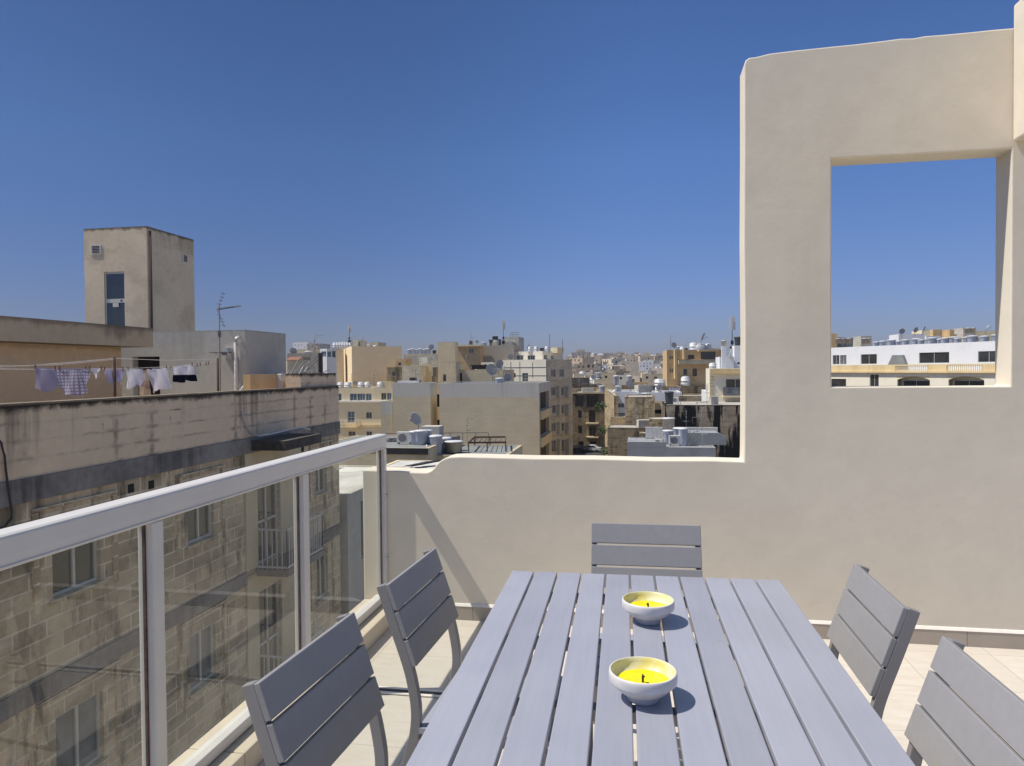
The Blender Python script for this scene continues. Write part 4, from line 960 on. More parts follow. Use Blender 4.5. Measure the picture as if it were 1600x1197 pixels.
for x in (798, 801, 804, 807.5, 811): a = at(x, 141.5, 0); q.bar((a[0], a[1], za), (a[0], a[1], za+.95), .05, .05, up=Vector((0, 1, 0)))
a = at(798, 141.5, 0); b = at(811, 141.5, 0)
for z in (za+.5, za+.95): q.bar((a[0], a[1], z), (b[0], b[1], z), .05, .05)
tag(q.build('roof_railing', M['mast']), 'small railing on the concrete lift room on the skyline', 'railing')
FA2 = front(781, 136., 800, 4.); building('roof_hut', 'lower concrete hut at the foot of the phone mast on the skyline', 'hut', FA2, dz(534, 136, 790), M['st_grey'], z0=-2, par=.02)
place(P_CELL, 787, 133, zg-.2, 'phone mast with pale panels standing over the grey-brown wall', None, (1, 1, 1.2))
place(P_TANKD, 774, 132, zg-.3, 'wide black tank on the grey-brown wall roof', None, (2.3, 1.5, 1.35))
q = MB(); a = at(774.5, 132.8, 0); q.box(a[0]-.5, a[0]+.45, a[1]-.3, a[1]+.3, zg+1.1, zg+1.8); tag(q.build('solar_cylinder', M['blackmat']), 'dark box raised above the wide black tank', 'tank')
place(P_TANK, 757, 132, zg-.3, 'pale blue tank left of the wide black tank', None, .9)
q = MB(); a = at(736, 129, 0); q.box(a[0]-.25, a[0]+.3, a[1]-.2, a[1]+.2, zg-.2, zg+.85); tag(q.build('chimney', M['rust']), 'small dark red chimney above the peach rooftop flat', 'chimney')
place(P_DISH, 769, 97, dz(600, 97, 769), 'big pale dish low against the stained beige block', None, 1.8, -.2)
place(P_DISH, 780, 98, dz(585, 97, 780), 'dish on the roof edge left of the cream front with pipes', None, 1.3, .7)

# ---------------- C7
F7 = front(631, 125., 686, 8.); z7 = dz(553, 125, 655); building('apartment_building', 'grey-beige wall carrying a row of blue tanks near the narrow tower', 'building', F7, z7, M['st_baygrey'], par=.1)
for i, x in enumerate((640, 646, 651.5, 657, 663, 669)): place(P_TANK, x, 126.5, z7-.1, ['leftmost', 'second from left', 'third from left', 'third from right', 'second from right', 'rightmost'][i]+' blue tank in the row on the grey-beige wall', 'blue tanks on the grey-beige wall', .85+.1*(i % 2))
place(P_ANT, 663, 127, z7, 'small antenna above the row of blue tanks', None, .7)
place(P_DISH, 674, 126, z7, 'dark dish at the right end of the row of blue tanks', None, 1.1, .6)
place(P_TANKD, 679, 127, z7-.1, 'reddish dark tank right of the blue tank row', None, .7)
F8 = front(628, 110., 659, 8.); building('house', 'beige house top with a small arched window above the blank blocks', 'house', F8, dz(571.5, 110, 643), M['st_baygrey'], wins=[(0, 639.5, 651, 590, 600, 'win_b')])
q = MB(); a = at(645.3, 109.7, 0); rr_ = 6*110/1120.; zc_ = dz(590.2, 110, 645)
q.prism([(rr_*cos(pi*i/8), rr_*sin(pi*i/8)) for i in range(9)], lambda p, t: (a[0]+p[0], a[1]+t, zc_+p[1]), .12, .28); tag(q.build('arched_fanlight', M['pane']), 'dark arched head of the window on the small beige house top', 'window')
F9 = front(659.5, 112., 673, 8.); building('house', 'higher beige house top right of the arched window', 'house', F9, dz(568, 112, 665), M['st_beige'])
F10 = front(673.5, 108., 684, 8.); building('house', 'beige house end with a square dark window left of the narrow tower', 'house', F10, dz(563, 108, 679), M['st_baygrey'], wins=[(0, 674.5, 681.5, 587, 597, 'win')])

for i, (x0, x1, yt, d, mt, wn_) in enumerate((
        (688, 712, 566, 98., 'st_beige', [(0, 692, 697, 585, 596, 'win')]), (752, 771, 566, 108., 'st_pale', [(0, 756, 760, 569, 575, 'win')]),
        (604, 630, 574, 118., 'st_old', [(0, 612, 618, 580, 588, 'win')]), (655, 668, 558, 119., 'st_pale', []), (616, 634, 561, 121., 'st_orange', [(0, 622, 627, 566, 571, 'win')]),
        (676, 686, 574, 105., 'st_old', []), (893, 915, 607, 160., 'st_ruin', [(0, 899, 903, 611, 616, 'win')]), (925, 948, 606, 165., 'st_orange', [(0, 932, 937, 611, 616, 'win')]),
        (985, 1012, 597, 170., 'st_orange', [(0, 990, 995, 600, 605, 'win'), (0, 1001, 1006, 600, 605, 'win')]), (1003, 1036, 584, 190., 'st_beige', [(0, 1009, 1013, 588, 592, 'win'), (0, 1022, 1027, 588, 592, 'win')]),
        (940, 962, 583, 180., 'st_beige', [(0, 945, 949, 587, 591, 'win')]), (962, 984, 586, 195., 'st_pale', [(0, 968, 972, 589, 593, 'win')]))):
    ff_ = front(x0, d, x1, 3.); building('house', ['small beige house with one window left of the narrow shaft tower', 'little pale house front peeping over the slot-roofed block', 'brown old house between the sandy block and the arched window', 'pale sliver of a house behind the arched-window house', 'small orange house top just right of the sandy block', 'narrow brown house wall left of the narrow shaft tower', 'rubble house top at the left of the street-end house', 'small orange house top behind the street-end house', 'orange house with two windows over the square brown house', 'beige house with two windows below the peach-orange block corner', 'beige house over the long dark terrace', 'pale house with one window right of the long dark terrace'][i], 'house', ff_, dz(yt, d, (x0+x1)/2), M[mt], wins=wn_, par=.15)
# ---------------- C4
M['st_bigbeige'] = stone('sandy_render', (.84, .66, .42), var=.04, patch=.25, patchcol=(.78, .60, .38), bump=.05)
F11 = corner(550, 128., -62, 537.5, 628); z11 = dz(541, 128, 550); F11[3] = F11[0]+F11[2]-F11[1]
building('apartment_building', 'big plain beige block with a bright white left edge on the skyline', 'building', F11, z11, M['st_bigbeige'], par=.25)
for i, (x, w_, h_, mt) in enumerate(((535, 9, 9, 'st_white'), (556, 8, 12, 'st_cream'), (566, 7, 8, 'st_baygrey'), (576, 6, 6, 'st_white'), (585, 12, 8, 'st_beige'))):
    ff = front(x-w_/2, 150., x+w_/2, 5.); building('roof_hut', ['white rooftop box left of the phone mast on the plain beige block', 'cream rooftop hut right of the phone mast', 'small grey rooftop hut on the plain beige block', 'small white rooftop hut on the plain beige block', 'wide low beige rooftop hut on the plain beige block'][i], 'hut', ff, dz(541-h_+2, 150, x), M[mt], z0=0, par=.02)
for i, x in enumerate((524, 528, 532, 536, 540, 544, 548)): place(P_TANKW, x, 140, dz(540, 140, x)-.6, 'white tank, '+['first', 'second', 'third', 'fourth', 'fifth', 'sixth', 'last'][i]+' from the left in the row left of the beige block top', 'white tank row by the beige block', (.9, .9, 1.0))
F12 = front(522.5, 136., 536, 4., 22); building('apartment_building', 'narrow shaded beige strip building left of the bright white edge', 'building', F12, dz(545.5, 136, 530), M['st_beige'], par=.2)
place(P_CELL, 546.5, 145, dz(539, 145, 546), 'phone mast with reddish panels above the plain beige block', None, (1, 1, .95))
F13 = corner(511, 92., -20, 500.5, 526); building('house', 'white house with a glazed bay at the far end of the left roofs', 'house', F13, dz(545, 92, 511), M['st_white'], wins=[(1, 512, 518, 549, 558, 'win_s'), (1, 519.5, 525, 548, 558.5, 'win'), (0, 502, 510, 549, 558, 'win_s')])
F14 = front(449, 82., 497, 6., 24); building('house', 'grey house with a purple awning behind the left parapet end', 'house', F14, dz(552, 82, 470), M['st_baygrey'], wins=[(0, 474, 485, 557.5, 562, 'hole')])
aw = MB(); a = G(451, 81.6); b = G(473, 81.6); zt_ = dz(558.5, 81.6, 462); aw.prism([(0, 0), (0, .08), (-1., -.3), (-1., -.36)], lambda p, t: (a.x+(b.x-a.x)*t, a.y+p[0]+.3, zt_+p[1]), 0, 1)
tag(aw.build('awning', M['terra']), 'small reddish purple awning on the grey house at the left', 'awning')
F15 = front(497.5, 86., 504, 5., 24); building('house', 'narrow dark wall standing for the shaded gap beside the white glazed bay', 'house', F15, dz(550.5, 84, 499), M['st_darkold'])  # fills the dark gap; its shade is put into the wall colour
jk = random.Random(5)
for i in range(5):
    q = MB(); a = at(452+i*9, 60+i, dz(592-i*3, 60, 460))
    for k in range(3): q.bar((a[0]+jk.uniform(-.7, .7), a[1], a[2]+jk.uniform(-.6, .3)), (a[0]+jk.uniform(-.8, 1.2), a[1]+1, a[2]+jk.uniform(.1, 1.5)), .06, .06)
    o_ = q.build('scaffold_pole', M['mast']); tag(o_, 'thin leaning metal pole among rooftop junk behind the left parapet end', 'pole', 'leaning poles behind the left parapet end')
F15b = front(449, 62., 500, 4., 24); building('house', 'low stone roof cluttered with leaning poles behind the left parapet end', 'house', F15b, dz(583, 62, 475), M['st_ruin'])
F16 = front(512, 112., 613.5, 14.); z16 = dz(606, 112, 560)
wn_ = [(0, 546, 557, 615, 626, 'win_s'), (0, 557.5, 570, 615, 626, 'tri_s'), (0, 571, 580, 615, 626, 'win_s'), (0, 595, 603, 614, 625, 'win'), (0, 604, 611, 614, 625, 'win_s'), (0, 528, 533, 615, 626, 'win_s'),
       (0, 542, 553, 643, 660, 'door_s'), (0, 571, 580, 644, 654, 'win'), (0, 543, 554, 674, 681, 'win'), (0, 571, 580, 674, 681, 'win')]
bE = building('apartment_building', 'cream block with a band of blue windows and an arched balcony door', 'building', F16, z16, M['st_cream'], wins=wn_, par=.3)
bE['label'] = 'cream block with a band of bluish windows and a white balcony, tanks on its roof'
slab_px(bE, 'ledge', F16[0], F16[1], 513, 613, 626.5, 628.5, .35, M['st_white'])
s0, zb_ = on_edge(533, 662, F16[0], F16[1]); s1, _ = on_edge(561, 662, F16[0], F16[1])
bb = slab(bE, 'balcony', F16[0], F16[1], s0, s1, 1.1, zb_-.6, zb_-.4, M['st_yellow'], inn=-.01)
railing(bb, F16[0], F16[1], s0+.05, s1-.05, zb_-.4, zb_+.55, 1.05, M['pvc'], step=.25, r=.02)
slab_px(bE, 'string_course', F16[0], F16[1], 513, 613, 663, 667, .2, M['st_yellow'])
q = MB(); a = at(547.5, 111.7, 0); rr_ = 6.5*112/1120.; zc_ = dz(643.5, 112, 547)
q.prism([(rr_*1.25*cos(pi*i/8), rr_*.9*sin(pi*i/8)) for i in range(9)]+[(rr_*1.0*cos(pi-pi*i/8), rr_*.7*sin(pi-pi*i/8)) for i in range(9)], lambda p, t: (a[0]+p[0], a[1]+t, zc_+p[1]), .05, .28); q.build('arch_moulding', M['st_white'], parent=bE)
for i, x in enumerate((532, 544, 564, 574, 594)): place(P_TANKW if i != 9 else P_TANK, x, 112.9, z16-.1, ['leftmost', 'second', 'middle', 'fourth', 'rightmost'][i]+' white tank on the roof edge of the cream block with bluish windows', 'white tanks on the cream block', (.95, .95, .85))

# ---------------- I cream building right + roofs
F17 = corner(1108.5, 74., 0, 1050.0 if False else 1100, 8.) if False else front(1108.5, 74., 1185, 4.)
z17 = dz(575.5, 74, 1130)
bF = building('apartment_building', 'cream house with corner stones and a glass balcony beside the terrace column', 'house', F17, z17, M['st_pale'], wins=[(0, 1134, 1164, 592, 616, 'door')], par=.3, roof='roofw')
slab_px(bF, 'cornice', F17[0], F17[1], 1109, 1184, 576.5, 582.5, .35, M['st_yellow']); slab_px(bF, 'cornice', F17[0], F17[1], 1109, 1184, 582.8, 584.5, .5, M['st_yellow'])
for k in range(8): slab_px(bF, 'corner_stone', F17[0], F17[1], 1109.2, 1114+(k % 2)*2, 588+k*5.4, 592.4+k*5.4, .05, M['st_beige'])
s0, zb_ = on_edge(1128, 618, F17[0], F17[1]); s1, _ = on_edge(1175, 618, F17[0], F17[1])
bb = slab(bF, 'balcony', F17[0], F17[1], s0, s1, 1.0, zb_-.15, zb_, M['st_cream'], inn=-.01)
q = MB(); q.box((F17[0]).x+s0, F17[0].x+s1, F17[0].y-.98, F17[0].y-.96, zb_+.01, zb_+.9); q.build('glass_panel', M['pane2'], parent=bb)
bx2 = building('rooftop_apartment', 'bright white rooftop block with a white chimney stack beside the terrace column', 'building', front(1124.5, 76., 1147, 4.), dz(557.5, 76, 1136), M['st_white'], z0=z17-.4, par=.02)
building('rooftop_apartment', 'blue-grey shaded rooftop block directly beside the terrace column', 'building', front(1147.5, 77., 1185, 4.), dz(540, 77, 1150), M['st_white'], z0=z17-.4, par=.02, wins=[(0, 1152, 1156, 566, 569, 'hole')])
chm = building('chimney', 'tall white square chimney stack right of the peach building', 'chimney', front(1128, 75.2, 1134.5, .45), dz(541, 75.2, 1131), M['st_white'], z0=z17-.4, par=.02, thick=.08)
place(P_TANKC, 1131.3, 75.6, dz(541, 75.2, 1131)+.01, 'small cylindrical cowl on the tall white chimney stack', None, (.5, .5, .55))
q = building('chimney', 'short white chimney left of the terrace column', 'chimney', front(1141, 75.2, 1145, .4), dz(545, 75.2, 1143), M['st_white'], z0=dz(557.5, 76, 1136)-.1, par=.02, thick=.05)
place(P_CELL, 1144, 79, dz(542, 79, 1144)-1.0, 'phone mast with a long pale panel beside the terrace column', None, (1., 1., 1.05))
place(P_TANKD, 1154, 78.5, dz(540, 77, 1150), 'dark tank on the blue-grey block beside the terrace column', None, .9)
place(P_TANKW, 1113.5, 75, z17-.3, 'single low white tank at the left corner of the cream house roof', None, .75)

# ---------------- H orange
F18 = corner(1042, 118., 12, 1035.4, 30.0) if False else None
A_ = G(1042, 118.); B_ = A_+Vector((cos(radians(12)), sin(radians(12))))*hit_line(1128, A_, Vector((cos(radians(12)), sin(radians(12))))); Cc = G(1035.6, 128.)
F18 = [A_, B_, B_+(Cc-A_), Cc]; z18 = dz(547, 118, 1042)
wn_ = [(0, 1046.5, 1048.5, 556, 561.5, 'win'), (0, 1049.5, 1051.5, 556, 561.5, 'win'), (0, 1046.5, 1048.5, 576, 582, 'win'), (0, 1049.5, 1051.5, 576, 582, 'win'), (0, 1075, 1085, 554.5, 561, 'win_b'), (0, 1095, 1118, 549.5, 561, 'tri_b'),
       (0, 1067.5, 1074, 576, 586, 'win'), (0, 1082, 1089, 576, 588, 'door_b'), (0, 1104.5, 1110, 576, 581, 'win')]
bG = building('apartment_building', 'peach-orange stone block with pilasters and a wide brown loggia right of the hazy hill', 'building', F18, z18, M['st_orange'], wins=wn_, par=.3)
for x0, x1, y0, y1 in ((1053, 1056.5, 546, 592), (1066.5, 1070, 545.5, 562)): slab_px(bG, 'pilaster', F18[0], F18[1], x0, x1, y0, y1, .5, M['st_yellow'])
slab_px(bG, 'balcony', F18[0], F18[1], 1058, 1119, 562.5, 569, .9, M['st_beige'])
slab_px(bG, 'canopy', F18[0], F18[1], 1090, 1119, 546.8, 549, .7, M['st_yellow'])
for i, (x, pr, s_) in enumerate(((1066, P_TANKW, .8), (1072, P_TANKD, .6), (1084, P_TANKW, 1.35), (1106, P_TANKW, 1.2))): place(pr, x, 121, z18-.3, ['small white tank at the left of the peach-orange roof', 'small dark tank at the left of the peach-orange roof', 'tall white tank left of the grey dome on the peach-orange roof', 'white tank right of the grey dome on the peach-orange roof'][i], None, s_)
q = MB(); q.lathe([(1.35, 0), (1.3, .6), (1.15, 1.0), (.8, 1.35), (.3, 1.5), (0, 1.52)], n=16); o_ = q.build('roof_dome', M['dish'], world=False); o_.location = at(1094, 121, z18-.3); tag(o_, 'grey dome-shaped cover between white tanks on the peach-orange roof', 'dome')
place(P_DISH, 1097, 120, z18+.6, 'grey dish tilted up above the grey dome', None, 1.5, 1.2)

# ---------------- foreground of right street: black streaked wall etc.
F19 = front(1038, 68., 1190, 8.); z19 = dz(632.5, 68, 1100)
building('warehouse', 'long old wall with black vertical water stains right beside the terrace column', 'building', F19, z19, M['st_black'], par=.02, roof='roofc')
F20 = front(976, 76., 1023, 7.); building('ruined_house', 'broken rubble-stone house end with a chipped top in the middle of the old walls', 'building', F20, dz(620, 76, 1000), M['st_ruin'], par=.1)
F21 = front(953, 82., 977, 8.); building('ruined_house', 'low rubble wall left of the broken house end', 'building', F21, dz(652, 82, 965), M['st_ruin'], par=.1)
F22 = front(948.5, 72., 1040, 3.5); building('old_wall', 'long dark stained stone wall with a sloping top below the broken house', 'wall', F22, dz(668, 72, 990), M['st_old'], par=.02)
F22b = front(1014, 71., 1040, 3.); building('old_wall', 'stepped raised part of the stained wall beside the black streaks', 'wall', F22b, dz(655, 71, 1025), M['st_ruin'], par=.02)
F23 = front(1019, 80., 1039, 5.); building('house', 'small house top with a dark slot window under the dark tank', 'house', F23, dz(630, 80, 1030), M['st_beige'], wins=[(0, 1022, 1035, 640, 646.5, 'hole')])
F24 = corner(957, 95., -5, 951, 1062) if False else front(956, 98., 995, 10.); building('house', 'blue-white rendered house in shade behind the broken rubble walls', 'house', F24, dz(612, 98, 970), M['st_white'], wins=[(0, 964, 975, 630, 637, 'win_s')], par=.3)
F25 = front(995, 96., 1065, 9.); building('house', 'long low bright white roof parapet with a blue tank in front', 'house', F25, dz(613, 96, 1030), M['st_white'], par=.5)
place(P_TANK, 1009.5, 84, dz(626, 84, 1010), 'blue-grey tank standing before the long white parapet', None, (1.05, 1.05, .8))
place(P_TANKD, 1045.5, 69.5, z19-.05, 'black tank on the left end of the black-streaked wall', None, (.85, .85, 1.15))
for i, (x0, x1, yt, d, mt) in enumerate(((1026, 1063, 604, 112., 'st_ruin'), (1063, 1110, 603, 116., 'st_old'), (1060, 1106, 618.5, 92., 'st_ruin'), (960, 1017, 603, 135., 'st_old'), (1014, 1030, 604, 138., 'st_darkold'), (1106, 1112, 612, 80., 'st_white'))):
    building('house', ['pale rubble house end below the peach-orange building', 'brown stone terrace wall below the peach-orange building', 'low brown wall left of the cream house with corner stones', 'square brown stone house with two tanks above the white parapet', 'dark narrow house right of the square brown house', 'thin white wall end touching the cream house with corner stones'][i], 'house', front(x0, d, x1, 8.), dz(yt, d, (x0+x1)/2), M[mt], par=.2)
for i, x in enumerate((962.5, 983.5)):
    place(P_TANK, x, 137, dz(603, 135, x)-.2, ['blue tank on the left corner of the square brown house', 'pale tank right of the blue tank on the square brown house'][i], None, (1.1, 1.1, 1.9))
slab_ = building('pillar', 'light stone pier at the left corner of the square brown house', 'pillar', front(960.5, 134., 963, .5), dz(603, 134, 962), M['st_cream'], par=.02, z0=-8, thick=.05)
q = MB(); a = at(1043, 110, 0); b = at(1063, 110, 0); zt_ = dz(607, 110, 1050)
for k in range(4): x = a[0]+(b[0]-a[0])*(.1+.22*k); q.box(x, x+.36, a[1], a[1]+.03, zt_-.5+.1*(k % 2), zt_+.1)
for k in (0,): pass
tag(q.build('laundry', cw), 'tiny white clothes hanging above the long white parapet', 'clothing')
# church-like mast and boat cover
place(P_TANKW, 1031, 113.5, dz(604, 112, 1044)-.22, 'squat white tank below the left corner of the peach-orange block', None, (1.7, 1.7, 1.2))
place(P_TANKW, 1071, 117.5, dz(603, 116, 1086)-.22, 'round white tank in front of the peach-orange doors', None, (1.5, 1.5, 1.5))

# grey near roof with tanks (bottom, right of street)
F26 = front(979, 56., 1118, 8.); z26 = dz(688, 56, 1050)
bH = building('house', 'flat blue-grey roof crowded with tanks and pipes just above the terrace parapet', 'house', F26, z26-.5, M['blueroof'], par=.02, roof='blueroof')
lowp = MB(); a = F26[0]; lowp.box(a.x, a.x+3.0, a.y+.0, a.y+.25, z26-.49, z26-.1); lowp.build('parapet', M['blueroof'], parent=bH)
bk_ = MB(); b = F26[3]; bk_.box(b.x+1.5, b.x+7.6, b.y-1.2, b.y-.9, z26-.49, z26+.5); bk_.build('parapet', M['roofw'], parent=bH)
wb = MB(); a = at(1090, 57, 0); wb.prism([(0, 0), (3.2, 0), (3.2, .55), (2.6, .95), (0, .95)], lambda p, t: (a[0]+p[0]-1., a[1]+t, z26-.49+p[1]), 0, 2.5); tag(wb.build('roof_hut', M['blueroof']), 'blue-grey low hut with a slanted end on the tank roof', 'hut')
zz26 = z26-.49
tk = [(1044, 60.5, P_TANKC, (1.0, 1.0, .9), .95, 'cream tank with a white lid, highest of the near tank cluster'), (1043.5, 58, P_TANK, (.85, .85, 1.0), 0, 'blue-grey tank below the cream tank in the near tank cluster'), (1061.5, 58.5, P_TANK, (1.0, 1.0, 1.05), .1, 'wide blue-grey tank right of the cream tank'), (1067, 56.6, P_TANK, (.75, .75, 1.35), -.1, 'tall blue-white tank at the front of the near tank cluster')]
for x, d, pr, sc, dz_, lb in tk: place(pr, x, d, zz26+dz_, lb, None, sc)
place(P_AC, 1054.5, 56.6, zz26, 'air conditioning unit between the tanks of the near cluster', None, 1.15, .1)
place(P_AC, 1029, 56.4, zz26, 'small air conditioning unit left of the near tank cluster', None, .8, -.3)
for i, (x, h_) in enumerate(((1036, 1.0), (1077, 1.3), (1083, 1.1), (1097, .9))):
    q = MB(); a = at(x, 56.3, zz26); q.tube([a, (a[0], a[1], a[2]+h_), (a[0]+.4, a[1]+.2, a[2]+h_)], .05, 6); tag(q.build('vent_pipe', M['pvc']), ['white pipe left of the near tank cluster', 'tall white pipe right of the tall blue-white tank', 'second white pipe right of the tall blue-white tank', 'white pipe on the blue-grey hut'][i], 'pipe')
for i, (x, h_, sc) in enumerate(((1089, 3.4, 1.), (1096, 2.6, .8), (994, 2.0, .5), (1019, 2.2, .5), (1072, 2.4, .8))):
    place(P_ANT, x, 59+i, zz26, ['tallest TV antenna of the near tank roof, in front of the black stains', 'smaller TV antenna right of the tallest one', 'thin antenna at the left end of the tank roof', 'thin antenna left of the near tank cluster', 'TV antenna behind the wide blue-grey tank'][i], 'antennas on the tank roof', (sc, sc, h_/2.4), .6*i)
bp_ = building('roof_hut', 'small brown stone hut behind the left part of the tank roof', 'hut', front(999, 66., 1015, 1.5), dz(677, 66, 1007), M['st_ruin'], par=.02, z0=-9)

# ---------------- street
rd = MB()
A_ = G(885, 100); B_ = G(985, 100); Cc = G(950, 150); Dd = G(880, 150)
rd.face([(A_.x-8, A_.y, GZ+.02), (B_.x+6, B_.y, GZ+.02), (Cc.x+8, Cc.y, GZ+.02), (Dd.x-6, Dd.y, GZ+.02)])
tag(rd.build('road', M['asphalt']), None, None, kind='structure')
F27 = front(893.5, 147., 946, 12.)
wn_ = [(0, 903, 908.5, 641, 653, 'win_b'), (0, 919.5, 930, 641, 660, 'door_b'), (0, 903, 909, 665, 677, 'win_b'), (0, 919.5, 930, 666, 681, 'door_b'), (0, 903, 911, 690, 704, 'hole'), (0, 921, 931, 690, 704, 'hole'), (0, 899, 911, 618, 635, 'win_b'), (0, 916, 935, 618, 636, 'tri_b')]
bI = building('old_house', 'soot-dark stone house with balconies standing at the end of the street', 'house', F27, dz(613, 147, 920), M['st_old'], wins=wn_, par=.2)
for y in (660.5, 682): slab_px(bI, 'balcony', F27[0], F27[1], 915, 935, y, y+1.8, .9, M['st_cream'])
slab_px(bI, 'cornice', F27[0], F27[1], 894, 945.5, 613, 615, .5, M['st_beige'])
F28 = corner(960, 84., 0, 958, 945) if False else [G(959, 84.), G(966, 84.), G(960, 110.), G(944.5, 118.)]
building('old_house', 'narrow pale house edge with green shutters along the right side of the street', 'house', F28, dz(612, 100, 950), M['st_ruin'], par=.1)
for i, (x, y, s_) in enumerate(((939, 634, 1.1), (941, 672, .9), (947, 705, 1.4), (952, 706, 1.1), (966, 706, 1.5))):
    q = MB(); rn = random.Random(i); d_ = 104 if i < 2 else 90
    zc_ = dz(y, d_, x)
    for k in range(160): p = Vector((rn.gauss(0, .35), rn.gauss(0, .3), rn.gauss(0, .25)))*s_; a_ = Vector((rn.uniform(-1, 1), rn.uniform(-1, 1), rn.uniform(-1, 1))).normalized()*.14; b_ = a_.cross(Vector((rn.uniform(-1, 1), rn.uniform(-1, 1), .3))).normalized()*.09; q.face([p-a_, p+b_, p+a_, p-b_])
    o_ = q.build('shrub', M['green'], world=False); o_.location = at(x, d_, zc_); tag(o_, ['green plant hanging on the pale house edge up the street', 'green plant lower on the pale house edge', 'leftmost green bush at the street corner', 'middle green bush at the street corner', 'right green bush below the dark stained wall'][i], 'plant')
# cars
def car(label, x, d, rz, body):
    t = thing('parked_car', label, 'car', at(x, d, GZ+.03), rz)
    pr = [(-2.0, .35), (-2.02, .75), (-1.9, .9), (-1.25, .95), (-.75, 1.38), (.75, 1.40), (1.35, .97), (1.95, .85), (2.02, .6), (1.98, .35)]
    m = MB(); m.prism(pr, lambda p, s_: (p[0], s_, p[1]), -.8, .8); m.build('body', body, parent=t, world=False, bevel=.06)
    g = MB(); g.prism([(-1.13, .97), (-.7, 1.33), (.7, 1.35), (1.22, .98)], lambda p, s_: (p[0], s_, p[1]), -.812, .812); g.build('window', M['pane'], parent=t, world=False)
    for sx in (-1.3, 1.3):
        for sy in (-.72, .72):
            w = MB(); w.lathe([(0, .1), (.2, .1), (.31, .07), (.31, -.07), (.2, -.1), (0, -.1)], n=14)
            for v in w.v: v.y, v.z = v.z+sy, v.y+.31; v.x += sx
            w.build('wheel', M['black'], parent=t, world=False)
    for sy in (-.6, .6): l_ = MB(); l_.box(1.93, 2.03, sy-.12, sy+.12, .62, .74); l_.build('headlight', M['pvc'], parent=t, world=False)
    return t
car('white hatchback parked in front of the soot-dark stone house', 923, 141.5, radians(170), paint('white_car_paint', (.55, .55, .56), .25))
car('dark car parked left of the white hatchback', 902, 141, radians(150), paint('black_car_paint', (.02, .02, .025), .2))

# ---------------- mid-distance rows behind the street
mid = [(893, 938, 590, 215., 'st_darkold'), (938, 962, 592, 205., 'st_darkold'), (1000, 1036, 590.5, 230., 'st_darkold'), (890, 945, 600, 185., 'st_darkold')]
for i, (x0, x1, yt, d, mt) in enumerate(mid):
    wn_ = [(0, x, x+3.4, yt+5, yt+11.5, 'win_c') for x in range(x0+8, x1-6, 11)] if i < 2 else []
    building('house', ['long dark terrace of old houses with pale shutters beyond the street', 'dark old house right of the long dark terrace', 'low dark old house below the hazy hill', 'lower dark house in front of the long dark terrace'][i], 'house', front(x0, d, x1, 10.), dz(yt, d, (x0+x1)/2), M[mt], wins=wn_, par=.3)
# hillside houses: one mesh each, tiny in the photo
hm = [stone('hillside_cream', (.66, .55, .41), var=.12, bump=0, streak=.3, slen=6, dark=(.2, .16, .12)), stone('far_ochre', (.56, .43, .30), var=.15, bump=0, streak=.3, slen=6, dark=(.15, .12, .09)), stone('far_white', (.8, .78, .76), var=.06, bump=0), stone('far_grey', (.42, .38, .33), var=.15, bump=0, streak=.4, slen=6, dark=(.1, .09, .08)), stone('far_brown', (.30, .24, .18), var=.2, bump=0)]
HN = ['cream', 'ochre', 'white', 'grey', 'brown']
rn = random.Random(21)
spots = []
for k in range(150): spots.append((rn.uniform(886, 1040), 250+620*rn.random()**.9))
for k in range(45): spots.append((rn.uniform(446, 530), 170+460*rn.random()))
for k in range(22): spots.append((rn.uniform(575, 700), 240+400*rn.random()))
for k in range(20): spots.append((rn.uniform(1095, 1165), 240+400*rn.random()))
spots.sort(key=lambda s_: -s_[1])
